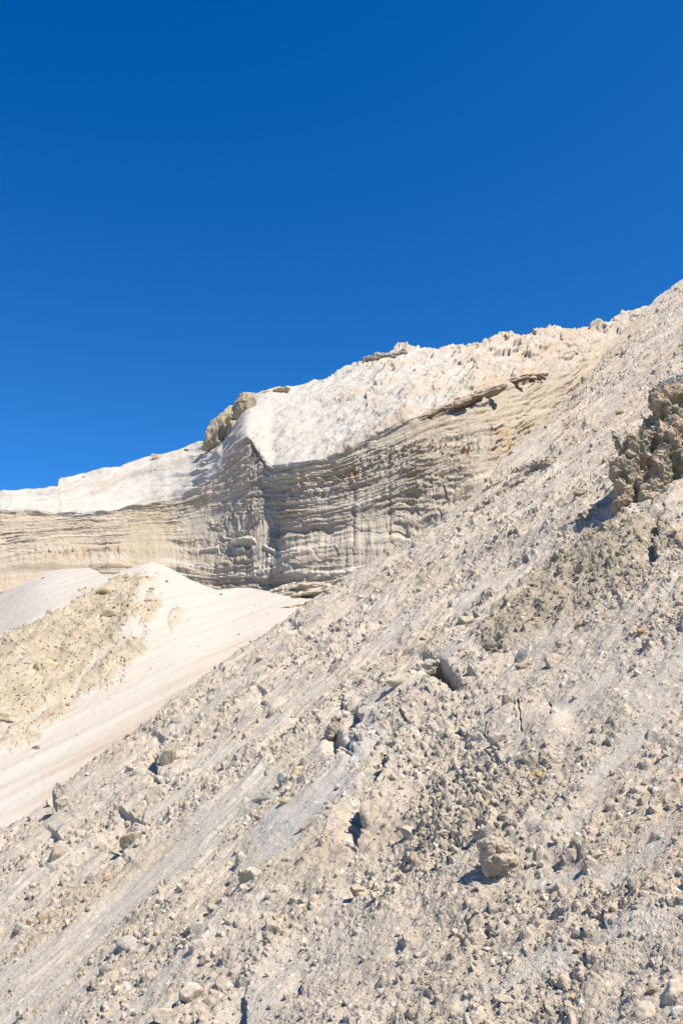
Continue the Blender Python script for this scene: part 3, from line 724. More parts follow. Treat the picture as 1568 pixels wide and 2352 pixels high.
def compound(name, label, cat, lumps, at, base, voxel, amp, seed, strata=0.0, sdir=(0.1, 0, 1), col=BEIGE, group=None, noise_f=1.0, sfreq=3.0, accent=None, aniso=(1, 1, 1), follow=False):
    """one rugged mass: overlapping blocks fused to a single skin, then weathered"""
    bp, bn, br = at(*base)
    m = br / F
    br = float(bp[1] - CAM[1])
    VV, FF, o = [], [], 0
    for i, (x, y, w, h, dr, rot) in enumerate(lumps):
        P, Fc = rock_verts(900 + seed * 31 + i, 3, 10, 22, 0.05)
        P = P / ((P.max(0) - P.min(0)) / 2)
        P = P * np.array([w / 2 * m, min(w, h * 1.2) / 2 * m, h / 2 * m], f4)
        P = P @ np.array(frame(rot)).T.astype(f4)
        c = site(np.array(float(x)), np.array(float(y)), (float(at(x, y)[0][1] - CAM[1]) if follow else br) + dr * m)
        VV.append(P + (c - bp)); FF.append(Fc + o); o += len(P)
    me = np_mesh("tmp", np.concatenate(VV), np.concatenate(FF), np.zeros((o, 3), f4), M_rock)
    ob = bpy.data.objects.new("tmp", me); COL.objects.link(ob)
    md = ob.modifiers.new("r", 'REMESH'); md.mode = 'VOXEL'; md.voxel_size = voxel * m
    dg = bpy.context.evaluated_depsgraph_get()
    ev = ob.evaluated_get(dg).to_mesh()
    n = len(ev.vertices); P = np.empty(n * 3, f4); ev.vertices.foreach_get("co", P); P = P.reshape(-1, 3)
    Nn = np.empty(n * 3, f4); ev.vertices.foreach_get("normal", Nn); Nn = Nn.reshape(-1, 3)
    k = len(ev.polygons); Fq = np.empty(k * 4, np.int32); ev.polygons.foreach_get("vertices", Fq); Fq = Fq.reshape(-1, 4)
    ob.to_mesh_clear() if False else None
    bpy.data.objects.remove(ob)
    S = P / m * noise_f * np.array(aniso, f4)
    d = amp * m * (0.55 * fbm3(S / 26.0, seed, 5, 0.72) + 0.5 * (1 - 2 * np.abs(noise3(S / 13.0, seed + 50))) - 0.35 * np.abs(noise3(S / 5.5, seed + 51)) + 0.22 * np.tanh(4 * noise3(S / 8.0, seed + 52)))
    sd = np.array(sdir, float); sd /= np.linalg.norm(sd)
    hh = (S @ sd.astype(f4))
    if strata:
        q = np.stack([hh / sfreq, 0.02 * S[:, 0], hh * 0], -1)
        d = d + strata * m * np.tanh(3.5 * noise3(q, seed + 60))
    P = P + Nn * d[:, None]
    cl = np.asarray(col, f4)[None] * (1 + 0.22 * fbm3(S / 18.0, seed + 70, 4, 0.6))[:, None]
    if strata:
        cl = cl * (1 + 0.16 * np.tanh(3 * noise3(np.stack([hh / sfreq, hh * 0, hh * 0 + 4], -1), seed + 61)))[:, None]
    if accent is not None:
        ac, thr = accent
        w_ = sstep(thr, thr + 0.25, noise3(S / 14.0 + 9, seed + 80))
        cl = cl + (np.asarray(ac, f4) - cl) * w_[:, None]
    me2 = np_mesh(name, P, Fq, np.clip(cl * TONE, 0.02, 0.8), M_rock, True)
    me2.set_sharp_from_angle(angle=math.radians(24))
    o2 = link(name, me2, None, label, cat, group); o2.location = bp
    return o2

# --- the big outcrop at the edge of the photograph
compound("rock_outcrop", "rugged brown rock outcrop with a leaning spike, casting the large dark shadow", "rock outcrop",
         [(1450, 1110, 74, 190, 0, 4), (1434, 1150, 44, 110, -10, 2), (1486, 1080, 90, 170, 6, -8), (1463, 1035, 70, 84, 6, 20), (1424, 1022, 17, 70, 2, -33), (1505, 1125, 70, 200, -14, 8),
          (1490, 1175, 30, 120, -30, 0), (1540, 1010, 120, 190, 20, -10), (1550, 1100, 130, 200, 4, 0), (1535, 935, 90, 110, 30, 0), (1600, 1050, 160, 300, 10, 0), (1680, 1000, 170, 320, 20, 0)],
         near_at, (1480, 1150), 1.6, 15, 3, col=(0.36, 0.29, 0.215), accent=((0.26, 0.245, 0.18), 0.05), aniso=(1.1, 1.1, 0.75), noise_f=0.5)
compound("rock_outcrop", "pale blue-grey broken block on top of the rugged brown outcrop", "rock",
         [(1530, 885, 60, 34, 10, -10), (1570, 880, 70, 44, 15, -15), (1620, 880, 70, 50, 15, 0)], near_at, (1535, 905), 1.8, 7, 4, col=(0.40, 0.42, 0.41), noise_f=1.6)
# --- banded ledges in the scree
def along(pts, h, dr=0, n=None, k=5.0):
    """overlapping blocks along a line of the outcrop"""
    out = []
    for i in range(len(pts) - 1):
        (x1, y1), (x2, y2) = pts[i], pts[i + 1]
        L_ = math.hypot(x2 - x1, y2 - y1); m_ = max(2, int(L_ / (h * 0.9)))
        a_ = math.degrees(math.atan2(y2 - y1, x2 - x1))
        for q in range(m_):
            t = (q + 0.5) / m_
            out.append((x1 + t * (x2 - x1), y1 + t * (y2 - y1), k * L_ / m_, h * RNG.uniform(0.85, 1.15), dr + RNG.uniform(-2, 2), a_))
    return out
compound("rock_ledge", "dark banded rock ledge jutting from the scree where it meets the cliff", "rock ledge",
         along([(1110, 1165), (1170, 1120), (1235, 1080), (1262, 1068)], 38, -4, k=3.6) + along([(1140, 1120), (1200, 1082), (1255, 1058)], 28, 2, k=3.6) + [(1257, 1080, 34, 60, -6, 15)],
         near_at, (1210, 1120), 1.3, 4.5, 5, strata=2.6, sdir=(-0.5, 0, 1), col=(0.44, 0.38, 0.31), sfreq=6, accent=((0.55, 0.36, 0.14), 0.6), follow=True)
compound("rock_ledge", "thin brown and white layered ledge below the banded ledge", "rock ledge",
         along([(1070, 1232), (1110, 1205), (1165, 1180)], 20, -3), near_at, (1115, 1215), 1.2, 3.5, 6, strata=2.0, sdir=(-0.45, 0, 1), col=(0.50, 0.43, 0.35), sfreq=4, follow=True)
compound("rock_slab", "grey slab with white layers lying above a yellow streak", "rock slab",
         along([(945, 1335), (985, 1312), (1030, 1290), (1080, 1262)], 15, -3), near_at, (1010, 1305), 1.1, 3, 7, strata=2.2, sdir=(-0.45, 0, 1),
         col=(0.50, 0.46, 0.42), sfreq=3.5, accent=((0.66, 0.64, 0.60), 0.15), follow=True)
compound("yellow_slab", "thin bright yellow stone streak under the grey and white slab", "rock slab",
         along([(932, 1358), (965, 1344), (992, 1330)], 5, 0), near_at, (960, 1347), 0.9, 1.5, 8, col=(0.72, 0.46, 0.12), follow=True)
# --- slab and boulder at the hollow
compound("rock_slab", "rounded grey-beige slab roofing the dark hollow", "rock slab",
         [(985, 1535, 110, 38, 6, -22), (940, 1560, 80, 40, 4, -20), (1035, 1520, 60, 24, 8, -15)], near_at, (980, 1560), 1.6, 5, 9, col=(0.50, 0.45, 0.39))
named_rock(937, 1586, 76, 40, "pale yellow boulder at the lower left lip of the dark hollow", col=YEL, seed=1, rot=-8, name="boulder")
named_rock(945, 1492, 60, 26, "dark streaked grey rock half buried above the slab over the hollow", col=(0.36, 0.34, 0.30), seed=2, rot=-22, name="rock")
compound("boulder", "overhanging knobbly boulder with a black cavity beneath it", "boulder",
         [(768, 1672, 34, 36, 0, -35), (756, 1690, 26, 30, -4, -30), (782, 1690, 20, 34, -2, 20), (772, 1655, 24, 20, 4, -20)], near_at, (768, 1690), 1.2, 4, 10, col=(0.43, 0.38, 0.31))
compound("boulder", "large tan boulder with a white cap and dark shaded underside", "boulder",
         [(1148, 1985, 78, 74, 9, 35), (1126, 1965, 44, 74, 7, 14), (1168, 1996, 60, 40, 9, 30), (1150, 1950, 80, 44, 20, 10)], near_at, (1150, 1995), 1.2, 3.6, 11, col=(0.38, 0.325, 0.26))
compound("rock_spire", "tall pointed grey rock spire standing on the crest", "rock spire",
         [(138, 1848, 38, 44, -4, 0), (136, 1830, 26, 54, -4, -6), (133, 1815, 12, 34, -4, -4), (146, 1852, 34, 26, -4, 12)], near_at, (138, 1862), 0.9, 2.4, 12, col=(0.45, 0.42, 0.37), aniso=(1.2, 1.2, 0.6), noise_f=1.6)
NR = [
 (113, 1842, 18, 26, "small brown pointed rock beside the tall grey spire", "rock", "rock", BEIGE, 4, -6, near_at, 0.0),
 (583, 2026, 56, 44, "blocky tan boulder with vertical grooves near the grey wedge-shaped rock", "boulder", "boulder", OLIVE, 5, -10, near_at, 0.05),
 (553, 1973, 30, 34, "grey wedge-shaped rock above the grooved tan boulder", "rock", "rock", GREY, 6, 12, near_at, 0.0),
 (534, 2018, 28, 18, "flat grey-brown rock just left of the grooved tan boulder", "rock", "rock", (0.38, 0.34, 0.28), 7, -5, near_at, 0.0),
 (498, 1968, 16, 16, "small dark rock left of the grey wedge-shaped rock", "rock", "rock", (0.36, 0.32, 0.26), 8, 0, near_at, 0.0),
 (240, 2004, 22, 18, "small brown square rock on the lower left chute", "rock", "rock", BROWN, 9, 5, near_at, 0.0),
 (100, 2090, 44, 20, "brown and ochre rock pair lying on the left chute", "rock", "rock", (0.46, 0.37, 0.23), 10, -18, near_at, 0.0),
 (60, 2108, 18, 16, "small dark rock left of the brown and ochre rock pair", "rock", "rock", (0.37, 0.32, 0.23), 11, 0, near_at, 0.0),
 (40, 2122, 36, 26, "grey rock at the far left edge of the lower scree", "rock", "rock", GREY, 12, -10, near_at, 0.0),
 (155, 2064, 34, 22, "knobbly brown rock above the brown and ochre pair", "rock", "rock", (0.40, 0.35, 0.27), 13, -20, near_at, 0.0),
 (67, 2050, 22, 16, "pale rounded rock with shadow on the left scree", "rock", "rock", BEIGE, 14, 0, near_at, 0.0),
 (450, 2135, 44, 28, "grey-tan boulder with a dark shadow beside the white pebbles", "boulder", "boulder", GREY, 15, -8, near_at, 0.0),
 (355, 2178, 18, 18, "small dark rock alone on the pale lower chute", "rock", "rock", (0.36, 0.32, 0.26), 16, 0, near_at, 0.0),
 (258, 2220, 66, 30, "smooth pink-beige boulder half buried at the lower left", "boulder", "boulder", (0.49, 0.42, 0.36), 17, -14, near_at, 0.0),
 (300, 2168, 70, 40, "pale cracked block set in the lower left slope", "boulder", "boulder", (0.55, 0.51, 0.46), 18, -6, near_at, 0.0),
 (475, 2216, 24, 22, "rounded pinkish rock on the lower middle slope", "rock", "rock", (0.48, 0.40, 0.33), 19, 0, near_at, 0.0),
 (436, 2285, 50, 44, "broad beige block at the bottom edge", "boulder", "boulder", BEIGE, 20, 5, near_at, 0.0),
 (382, 2336, 56, 34, "low brown boulder at the very bottom of the slope", "boulder", "boulder", (0.46, 0.40, 0.34), 21, 0, near_at, 0.0),
 (930, 1898, 50, 36, "rounded beige boulder above the tan boulder with the white cap", "boulder", "boulder", (0.47, 0.41, 0.34), 22, 10, near_at, 0.0),
 (942, 1957, 22, 24, "dark rust-brown rock left of the large tan boulder", "rock", "rock", BROWN, 23, 0, near_at, 0.0),
 (1016, 1912, 34, 20, "flat tan rock casting a shadow above the large tan boulder", "rock", "rock", (0.42, 0.36, 0.28), 24, -8, near_at, 0.0),
 (1240, 1780, 22, 16, "ochre stained rock among the brown rubble", "rock", "rock", (0.48, 0.34, 0.15), 25, 20, near_at, 0.0),
 (1101, 1832, 11, 13, "small bright orange stone among grey rubble", "stone", "stone", (0.72, 0.38, 0.05), 26, 10, near_at, 0.0),
 (1220, 1770, 18, 9, "flat pale orange stone left of the ochre stained rock", "stone", "stone", (0.68, 0.50, 0.24), 27, -10, near_at, 0.0),
 (1407, 1849, 20, 16, "smooth cream pebble, largest of the pebbles on the right", "pebble", "pebble", (0.72, 0.62, 0.46), 28, 15, near_at, 0.0),
 (1432, 1849, 12, 10, "small white pebble right of the smooth cream pebble", "pebble", "pebble", (0.78, 0.76, 0.72), 29, 0, near_at, 0.0),
 (1465, 1812, 36, 24, "tan angular rock with pale flat top on the right", "rock", "rock", (0.47, 0.41, 0.31), 30, -25, near_at, 0.0),
 (1497, 1905, 34, 28, "blocky grey rock beside the pale drift on the right", "rock", "rock", GREY, 31, 0, near_at, 0.0),
 (1366, 1950, 34, 18, "rounded brown rock at the pale sand drift", "rock", "rock", (0.41, 0.36, 0.29), 32, -6, near_at, 0.0),
 (1262, 2032, 26, 16, "dark brown rock above the pale lower slope", "rock", "rock", (0.40, 0.34, 0.24), 33, 0, near_at, 0.0),
 (1320, 2130, 32, 26, "round grey boulder on the lower right slope", "boulder", "boulder", GREY, 34, 0, near_at, 0.0),
 (1335, 2198, 15, 9, "small slate grey stone on pale sediment", "stone", "stone", (0.25, 0.24, 0.24), 35, -5, near_at, 0.0),
 (1276, 2268, 15, 12, "blue-grey pebble near the bottom right", "pebble", "pebble", (0.38, 0.40, 0.44), 36, 0, near_at, 0.0),
 (1208, 2283, 14, 11, "dark blue-grey pebble left of the lighter one", "pebble", "pebble", (0.31, 0.33, 0.37), 37, 0, near_at, 0.0),
 (1238, 2303, 10, 9, "dark grey round stone below the blue-grey pebbles", "stone", "stone", (0.25, 0.24, 0.25), 38, 0, near_at, 0.0),
 (1317, 2290, 12, 12, "small ochre stone at the bottom", "stone", "stone", (0.66, 0.44, 0.18), 39, 0, near_at, 0.0),
 (1508, 2284, 34, 20, "flat brown stone wedged in the bottom right corner", "rock", "rock", (0.47, 0.39, 0.26), 40, -8, near_at, 0.0),
 (1475, 2330, 56, 46, "rounded beige boulder at the bottom right corner", "boulder", "boulder", (0.50, 0.44, 0.37), 41, 0, near_at, 0.0),
 (1556, 2328, 26, 22, "pale grey round stone at the corner beside the beige boulder", "rock", "rock", (0.58, 0.57, 0.56), 42, 0, near_at, 0.0),
 (1550, 2280, 60, 60, "large grey boulder cut by the right edge near the bottom", "boulder", "boulder", (0.43, 0.38, 0.32), 43, 0, near_at, 0.0),
 (1162, 2302, 36, 22, "knobbly tan rock at the bottom", "rock", "rock", (0.46, 0.41, 0.34), 44, 0, near_at, 0.0),
 (810, 2030, 40, 30, "tan rock with dark side above the pale slope", "rock", "rock", (0.43, 0.36, 0.27), 45, 20, near_at, 0.0),
 (662, 1855, 26, 20, "tan block at the foot of the yellow rubble patch", "rock", "rock", (0.50, 0.42, 0.26), 46, -10, near_at, 0.0),
 (664, 1825, 30, 20, "cream block directly above the tan block", "rock", "rock", (0.57, 0.51, 0.40), 47, -5, near_at, 0.0),
 (655, 1802, 26, 40, "pale blue-grey split rock in the yellow rubble patch", "rock", "rock", (0.46, 0.48, 0.47), 48, -25, near_at, 0.0),
 (688, 1776, 26, 14, "orange-yellow stone in the yellow rubble patch", "stone", "stone", (0.66, 0.47, 0.20), 49, -20, near_at, 0.0),
 (705, 1758, 24, 20, "cream angular rock above the orange-yellow stone", "rock", "rock", (0.58, 0.52, 0.40), 50, 0, near_at, 0.0),
 (675, 1752, 30, 18, "brown-topped rock crowning the yellow rubble patch", "rock", "rock", (0.42, 0.37, 0.28), 51, -12, near_at, 0.0),
 (720, 1895, 60, 20, "flat olive-tan slab in the grey chute", "rock slab", "rock_slab", (0.50, 0.45, 0.34), 52, -28, near_at, 0.0),
 (620, 1842, 70, 20, "long pale blue-grey slab left of the cream block", "rock slab", "rock_slab", (0.50, 0.50, 0.47), 53, -14, near_at, 0.0),
 (1148, 1705, 50, 30, "cracked beige plate of dried earth", "rock", "rock", (0.49, 0.44, 0.38), 54, 12, near_at, 0.0),
 (1170, 1620, 22, 34, "upright brown rock above the cracked plate", "rock", "rock", (0.43, 0.38, 0.32), 55, 5, near_at, 0.0),
 (1140, 1622, 24, 34, "leaning beige rock left of the upright brown rock", "rock", "rock", (0.45, 0.40, 0.34), 56, -10, near_at, 0.0),
 (1190, 1500, 24, 44, "blue-grey striped rock wedge in the dark rubble belt", "rock", "rock", (0.36, 0.38, 0.40), 57, 30, near_at, 0.04),
 (1130, 1495, 24, 36, "brown angular rock left of the blue-grey wedge", "rock", "rock", (0.38, 0.32, 0.24), 58, 20, near_at, 0.0),
 (1198, 1520, 40, 24, "rounded brown rock below the blue-grey wedge", "rock", "rock", (0.46, 0.39, 0.30), 59, -8, near_at, 0.0),
 (1080, 1437, 44, 30, "pale greenish block at the left end of the dark belt", "boulder", "boulder", (0.47, 0.44, 0.33), 60, -12, near_at, 0.0),
 (1105, 1432, 16, 28, "upright dark rock right of the pale greenish block", "rock", "rock", (0.36, 0.33, 0.26), 61, -15, near_at, 0.0),
 (1270, 1510, 50, 40, "brown boulder with a shaded face under the dark belt", "boulder", "boulder", (0.44, 0.38, 0.31), 62, 0, near_at, 0.0),
 (1290, 1478, 36, 20, "low beige rock above the brown boulder", "rock", "rock", (0.50, 0.42, 0.34), 63, -8, near_at, 0.0),
 (1330, 1430, 30, 30, "orange-brown stained rock on the right slope", "rock", "rock", (0.52, 0.38, 0.24), 64, 0, near_at, 0.0),
 (1475, 1458, 18, 24, "small rust coloured rock far right", "rock", "rock", (0.50, 0.28, 0.14), 65, 10, near_at, 0.0),
 (1345, 1315, 44, 38, "beige boulder in the dark belt", "boulder", "boulder", (0.50, 0.42, 0.34), 66, 0, near_at, 0.0),
 (1350, 1155, 44, 22, "flat brown rock at the tip of the large dark shadow", "rock", "rock", (0.47, 0.40, 0.31), 67, -8, near_at, 0.0),
 (1425, 952, 22, 18, "pointed tan rock on the upper scree left of the outcrop", "rock", "rock", (0.47, 0.39, 0.29), 68, 0, near_at, 0.0),
 (1391, 932, 18, 18, "triangular pale rock on the upper scree", "rock", "rock", (0.48, 0.42, 0.35), 69, 0, near_at, 0.0),
 (1375, 993, 30, 20, "angular grey rock left of the leaning spike", "rock", "rock", (0.44, 0.40, 0.35), 70, 10, near_at, 0.0),
 (1397, 1076, 16, 18, "small upright rock above the dark shadow", "rock", "rock", (0.43, 0.37, 0.29), 71, 0, near_at, 0.0),
 (1326, 1105, 14, 14, "small dark rock left of the dark shadow", "rock", "rock", (0.40, 0.34, 0.26), 72, 0, near_at, 0.0),
 (1340, 862, 14, 20, "small upright brown rock on the upper crest", "rock", "rock", (0.46, 0.38, 0.29), 73, 8, near_at, 0.0),
 (390, 1745, 30, 60, "tall brown scarp block facing left below the crest", "rock", "rock", (0.44, 0.38, 0.32), 74, 12, near_at, 0.0),
 (300, 1918, 56, 46, "grooved olive-brown block in the left slope", "boulder", "boulder", (0.45, 0.39, 0.28), 75, 14, near_at, 0.05),
 (285, 1890, 24, 50, "grey upright slab against the grooved olive block", "rock", "rock", (0.44, 0.40, 0.35), 76, 12, near_at, 0.0),
 (128, 1968, 28, 44, "smooth beige block with curved shaded edge on the left", "rock", "rock", (0.48, 0.42, 0.36), 77, 28, near_at, 0.0),
 (619, 1632, 18, 32, "brown upright knob below the crest", "rock", "rock", (0.42, 0.36, 0.29), 78, 10, near_at, 0.0),
 (405, 1652, 26, 26, "grey-brown rock on the crest beside the pale sand", "rock", "rock", (0.42, 0.38, 0.33), 79, 8, near_at, 0.0),
 # on the sand slope and the cliff
 (241, 1357, 44, 34, "brown overhanging boulder high on the tan dirt patch", "boulder", "boulder", (0.40, 0.33, 0.23), 80, -8, sand_at, 0.04),
 (256, 1410, 44, 28, "rounded tan boulder below the overhanging boulder", "boulder", "boulder", (0.50, 0.43, 0.30), 81, -4, sand_at, 0.0),
 (87, 1533, 26, 30, "dark-sided split rock, left one of the pair on the dirt patch", "boulder", "boulder", (0.45, 0.38, 0.26), 82, 25, sand_at, 0.0),
 (113, 1532, 34, 26, "tan split rock, right one of the pair on the dirt patch", "boulder", "boulder", (0.46, 0.39, 0.26), 83, 15, sand_at, 0.0),
 (14, 1650, 54, 32, "layered grey slab at the left edge of the sand slope", "rock slab", "rock_slab", (0.48, 0.42, 0.31), 84, 22, sand_at, 0.05),
 (82, 1712, 18, 13, "small lone dark rock on the smooth pale sand", "rock", "rock", (0.36, 0.32, 0.26), 85, -12, sand_at, 0.0),
 (337, 1388, 16, 10, "small dark tan rock on the sand rib", "rock", "rock", (0.46, 0.40, 0.28), 86, 0, sand_at, 0.0),
 (361, 1051, 30, 22, "square tan boulder perched on the left ridge", "boulder", "boulder", (0.50, 0.40, 0.29), 87, 0, cliff_at, 0.0),
 (430, 1040, 14, 12, "small tan rock on the ridge right of the square boulder", "rock", "rock", (0.50, 0.42, 0.32), 88, 0, cliff_at, 0.0),
 (192, 1096, 10, 6, "tiny grey rock on the far left ridge", "rock", "rock", (0.42, 0.38, 0.31), 89, 0, cliff_at, 0.0),
]
for (x, y, w, h, lab, cat, nm, c, sd, rot, at, st) in NR:
    peb_ = nm == "pebble"
    named_rock(x, y, w, h, lab, cat, nm, c, sd, rot, at=at, strata=st, sub=3 if max(w, h) < 26 else 4, planes=26 if peb_ else 13, rough=0.02 if peb_ else 0.11, sharp=5 if peb_ else 26)
# --- outcrops on the ridge and ledges in the upper slope
compound("rock_outcrop", "olive-brown crag on the ridge above the nose of the cliff", "rock outcrop",
         [(520, 968, 46, 136, 3, 38), (552, 950, 52, 104, 0, 22), (560, 925, 60, 44, 2, -8), (536, 990, 40, 66, -4, 25), (498, 1004, 34, 30, 4, 45), (578, 913, 34, 20, 2, 0)],
         cliff_at, (540, 975), 1.2, 4.5, 20, col=(0.44, 0.38, 0.265), accent=((0.40, 0.355, 0.30), 0.0), aniso=(1.2, 1, 0.5), noise_f=0.8)
compound("rock", "small rusty rock at the foot of the olive-brown crag", "rock", [(484, 1010, 14, 11, 0, 0), (478, 1015, 12, 8, 0, 0)], cliff_at, (484, 1018), 1.0, 1.5, 21, col=(0.55, 0.36, 0.18))
compound("rock_outcrop", "yellowish blocks in the ridge right of the olive-brown crag", "rock outcrop",
         [(640, 897, 28, 18, 0, -5), (618, 904, 40, 16, 0, -8), (656, 893, 20, 14, 0, 0)], cliff_at, (638, 903), 1.2, 2, 22, col=(0.55, 0.46, 0.27))
compound("rock_outcrop", "jagged grey rock crown on the skyline of the white slope", "rock outcrop",
         [(845, 826, 34, 18, 8, -8), (870, 821, 40, 24, 8, -5), (897, 817, 40, 20, 8, -6), (925, 809, 24, 16, 8, -10), (858, 818, 8, 16, 8, 5)],
         cliff_at, (880, 834), 1.1, 3, 23, col=(0.45, 0.40, 0.34), strata=1.0, noise_f=1.6)
UP = [(along([(1030, 938), (1070, 920), (1120, 902)], 24, 0, k=4.0), (1080, 925), "layered brown lens-shaped ledge, largest in the upper slope", 24),
      (along([(960, 962), (990, 948), (1022, 934)], 11, 0, k=6), (995, 950), "narrow brown ledge left of the large lens-shaped one", 25),
      (along([(1155, 884), (1185, 874), (1235, 864)], 14, -2, k=7), (1185, 880), "low dark brown ledge between the two layered lenses", 26),
      (along([(1250, 850), (1275, 834), (1305, 820)], 22, 0, k=4.0), (1275, 842), "layered orange-brown lens high on the peach slope", 27),
      (along([(1035, 800), (1060, 799), (1095, 800)], 5, 0, k=9), (1055, 803), "thin dark crust on the skyline above the peach slope", 28)]
for lumps, b, lab, sd in UP:
    compound("rock_ledge", lab, "rock ledge", [(a_, b_, c_, d_ * 1.1, e_ - 1, f_) for a_, b_, c_, d_, e_, f_ in lumps], cliff_at, b, 1.1, 2.4, sd, strata=2.2, sdir=(-0.3, 0, 1), col=(0.44, 0.35, 0.265), sfreq=3.5, follow=True)
compound("rock_ledge", "stepped layered ledges at the foot of the cliff beside the pale sand", "rock ledge",
         along([(618, 1366), (680, 1350), (760, 1340), (870, 1310)], 17, -6, k=4.2) + along([(660, 1342), (740, 1322), (860, 1300)], 10, 6, k=4.2) + along([(622, 1372), (690, 1364), (780, 1350)], 12, -10, k=4.2),
         cliff_at, (690, 1366), 1.3, 2.5, 30, strata=3.0, sdir=(-0.12, 0, 1), col=(0.52, 0.455, 0.37), sfreq=5, follow=True)
compound("rock_ledge", "thin dark ledge crossing the sand below the stepped ledges", "rock ledge",
         along([(650, 1396), (700, 1388), (750, 1376)], 6, 0), sand_at, (695, 1390), 1.0, 1.5, 31, strata=1.6, sdir=(-0.15, 0, 1), col=(0.42, 0.36, 0.29), sfreq=3, follow=True)

# ------------------------------------------------------------------ loose stones
PROTO1 = [rock_verts(1000 + i, 1, 9, 12, 0.05)[0] for i in range(14)]
PROTO2 = [rock_verts(2000 + i, 2, 12, 14, 0.09)[0] for i in range(14)]
F1_, F2_ = ICO[1][1], ICO[2][1]
def sample_near(n, dens):
    """stones strewn over the slope; dens is a field on the slope grid"""
    w_ = dens * (PX > -350) * (PX < 1900)
    cellw = np.gradient(ncol)[None, :] * np.abs(np.gradient(fr))[:, None] * (2360 - crest)[None, :]
    p = (w_ * cellw).ravel(); p = p / p.sum()
    return RNG.choice(p.size, n, p=p)
inframe = ((PX > -10) & (PX < 1580)).astype(f4)
densf = (0.06 + np.clip(rough, 0, 1.3) ** 1.3) * (0.25 + 0.75 * inframe) * (1 - 0.7 * plate) * (0.55 + 0.9 * dens_n)
NST = 60000
ii = sample_near(NST, densf)
szpx = 1.12 * RNG.uniform(0.0008, 1, NST) ** (-1 / 2.45)       # half width in picture units
szpx = np.minimum(szpx, 10)
Rf = R_.ravel()[ii]; size = szpx * Rf / F
size = np.minimum(size, 0.22)
szpx = size * F / Rf
pos = Pn.reshape(-1, 3)[ii] + N.reshape(-1, 3)[ii] * (size * 0.25)[:, None]
bcol = base.reshape(-1, 3)[ii]
vis = (PX.ravel()[ii] > 4) & (PX.ravel()[ii] < 1564) & (PY.ravel()[ii] < 2348)
order = np.argsort(-szpx * vis)
def rots(n):
    q = RNG.normal(size=(n, 4)); q /= np.linalg.norm(q, axis=1, keepdims=True)
    w, x, y, z = q.T
    return np.stack([1 - 2 * (y * y + z * z), 2 * (x * y - z * w), 2 * (x * z + y * w), 2 * (x * y + z * w), 1 - 2 * (x * x + z * z), 2 * (y * z - x * w),
                     2 * (x * z - y * w), 2 * (y * z + x * w), 1 - 2 * (x * x + y * y)], -1).reshape(n, 3, 3)
# the largest: individuals
meshes = []
for i in range(16):
    V, Fc = rock_verts(3000 + i, 3, 12, 12, 0.10)
    me = np_mesh("clod", V, Fc, rock_color(V, (1, 1, 1), i, 0.14).clip(0, 1.3), M_rock, True)
    me.set_sharp_from_angle(angle=math.radians(30)); meshes.append(me)
def region(x, y):
    if y < 1250: return "upper slope left of the rugged outcrop" if x < 1420 else "upper slope beside the rugged outcrop"
    if x < 350: return "left part of the slope below the pointed spire" if y < 2080 else "lower left slope"
    if x < 750: return "slope between crest and grey chute" if y < 1950 else "lower slope around the grooved tan boulder"
    if x < 1100: return "slope around the dark hollow" if y < 1800 else "slope left of the large tan boulder"
    return "dark rubble belt under the outcrop" if y < 1600 else ("brown rubble above the large tan boulder" if y < 1950 else "lower right slope")
toned = [((0.50, 0.45, 0.385), "beige"), ((0.44, 0.41, 0.375), "grey"), ((0.41, 0.35, 0.27), "brown"), ((0.57, 0.53, 0.47), "pale")]
for k in order[:290]:
    x, y = PX.ravel()[ii[k]], PY.ravel()[ii[k]]
    tn = int(RNG.choice(4, p=[0.45, 0.27, 0.16, 0.12]))
    c, word = toned[tn]
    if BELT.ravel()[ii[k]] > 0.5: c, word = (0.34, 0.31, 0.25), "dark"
    o = bpy.data.objects.new("clod", meshes[RNG.randint(16)]); COL.objects.link(o)
    o.location = pos[k]; o.rotation_euler = RNG.uniform(0, 6.28, 3)
    s_ = float(size[k]); o.scale = (s_ * RNG.uniform(0.85, 1.3), s_ * RNG.uniform(0.8, 1.1), s_ * RNG.uniform(0.6, 0.95))
    o.color = (*c, 1)
    rg = region(x, y)
    o['label'] = "%s loose clod on the %s" % (word, rg); o['category'] = "clod"; o['group'] = "%s clods on the %s" % (word, rg)
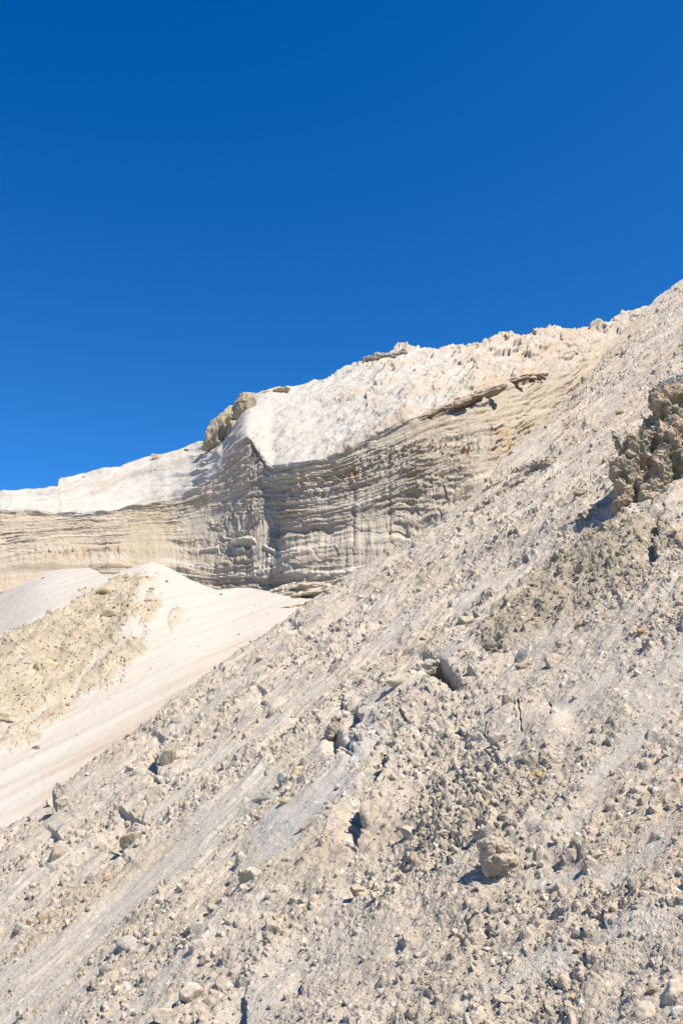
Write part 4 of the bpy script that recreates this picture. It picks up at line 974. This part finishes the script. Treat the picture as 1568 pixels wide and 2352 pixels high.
# the rest: one mass of rubble
rest = order[290:]
def strew(idx, protos, Fc):
    n = len(idx); k = len(protos[0])
    pv = np.stack(protos)[RNG.randint(len(protos), size=n)]
    sc = size[idx][:, None, None] * RNG.uniform(0.65, 1.3, (n, 1, 3))
    V = np.einsum('nij,nkj->nki', rots(n), pv * sc) + pos[idx][:, None]
    FF = Fc[None] + (np.arange(n) * k)[:, None, None]
    tint = RNG.uniform(0.70, 1.12, (n, 1)) * (bcol[idx] * 0.7 + 0.3 * np.array([0.47, 0.41, 0.34]))
    u = RNG.uniform(size=n)
    tint = np.where((u < 0.035)[:, None], np.array([0.72, 0.68, 0.60]), tint)
    tint = np.where(((u > 0.035) & (u < 0.043))[:, None], np.array([0.62, 0.46, 0.26]), tint)
    tint = np.where(((u > 0.043) & (u < 0.06))[:, None], np.array([0.34, 0.31, 0.28]), tint)
    return V.reshape(-1, 3), FF.reshape(-1, 3), np.repeat(tint, k, 0)
bigm = szpx[rest] > 4.2
A1 = strew(rest[bigm], PROTO2, F2_); A2 = strew(rest[~bigm], PROTO1, F1_)
VV = np.concatenate([A1[0], A2[0]]); FF = np.concatenate([A1[1], A2[1] + len(A1[0])]); CC = np.concatenate([A1[2], A2[2]])
link("rubble", np_mesh("rubble", VV, FF, np.clip(CC * TONE, 0.02, 0.8), M_rubble, False), kind="stuff", label="countless small stones and crumbs strewn over the scree", cat="rubble")
# grit on the sand slope's dirt patch
wS = (dirt * 0.9 + 0.012).ravel() * ((SX > -300) & (SX < 760)).ravel()
jj = RNG.choice(wS.size, 3500, p=wS / wS.sum())
pos_bak, size_bak, bcol_bak = pos, size, bcol
szs = np.minimum(1.0 * RNG.uniform(0.003, 1, 3500) ** (-1 / 2.6), 5.5)
size = szs / SI.ravel()[jj] / F
pos = Psn.reshape(-1, 3)[jj] + Ns.reshape(-1, 3)[jj] * (size * 0.2)[:, None]
bcol = np.where((dirt.ravel()[jj] > 0.3)[:, None], np.array([0.46, 0.39, 0.27]), np.array([0.42, 0.37, 0.31])) * 0.9
A1 = strew(np.arange(3500), PROTO1, F1_)
link("gravel", np_mesh("gravel", A1[0], A1[1], np.clip(A1[2] * 0.7, 0.02, 0.8), M_rubble, False), kind="stuff", label="fine stones scattered over the tan dirt and pale sand", cat="gravel")
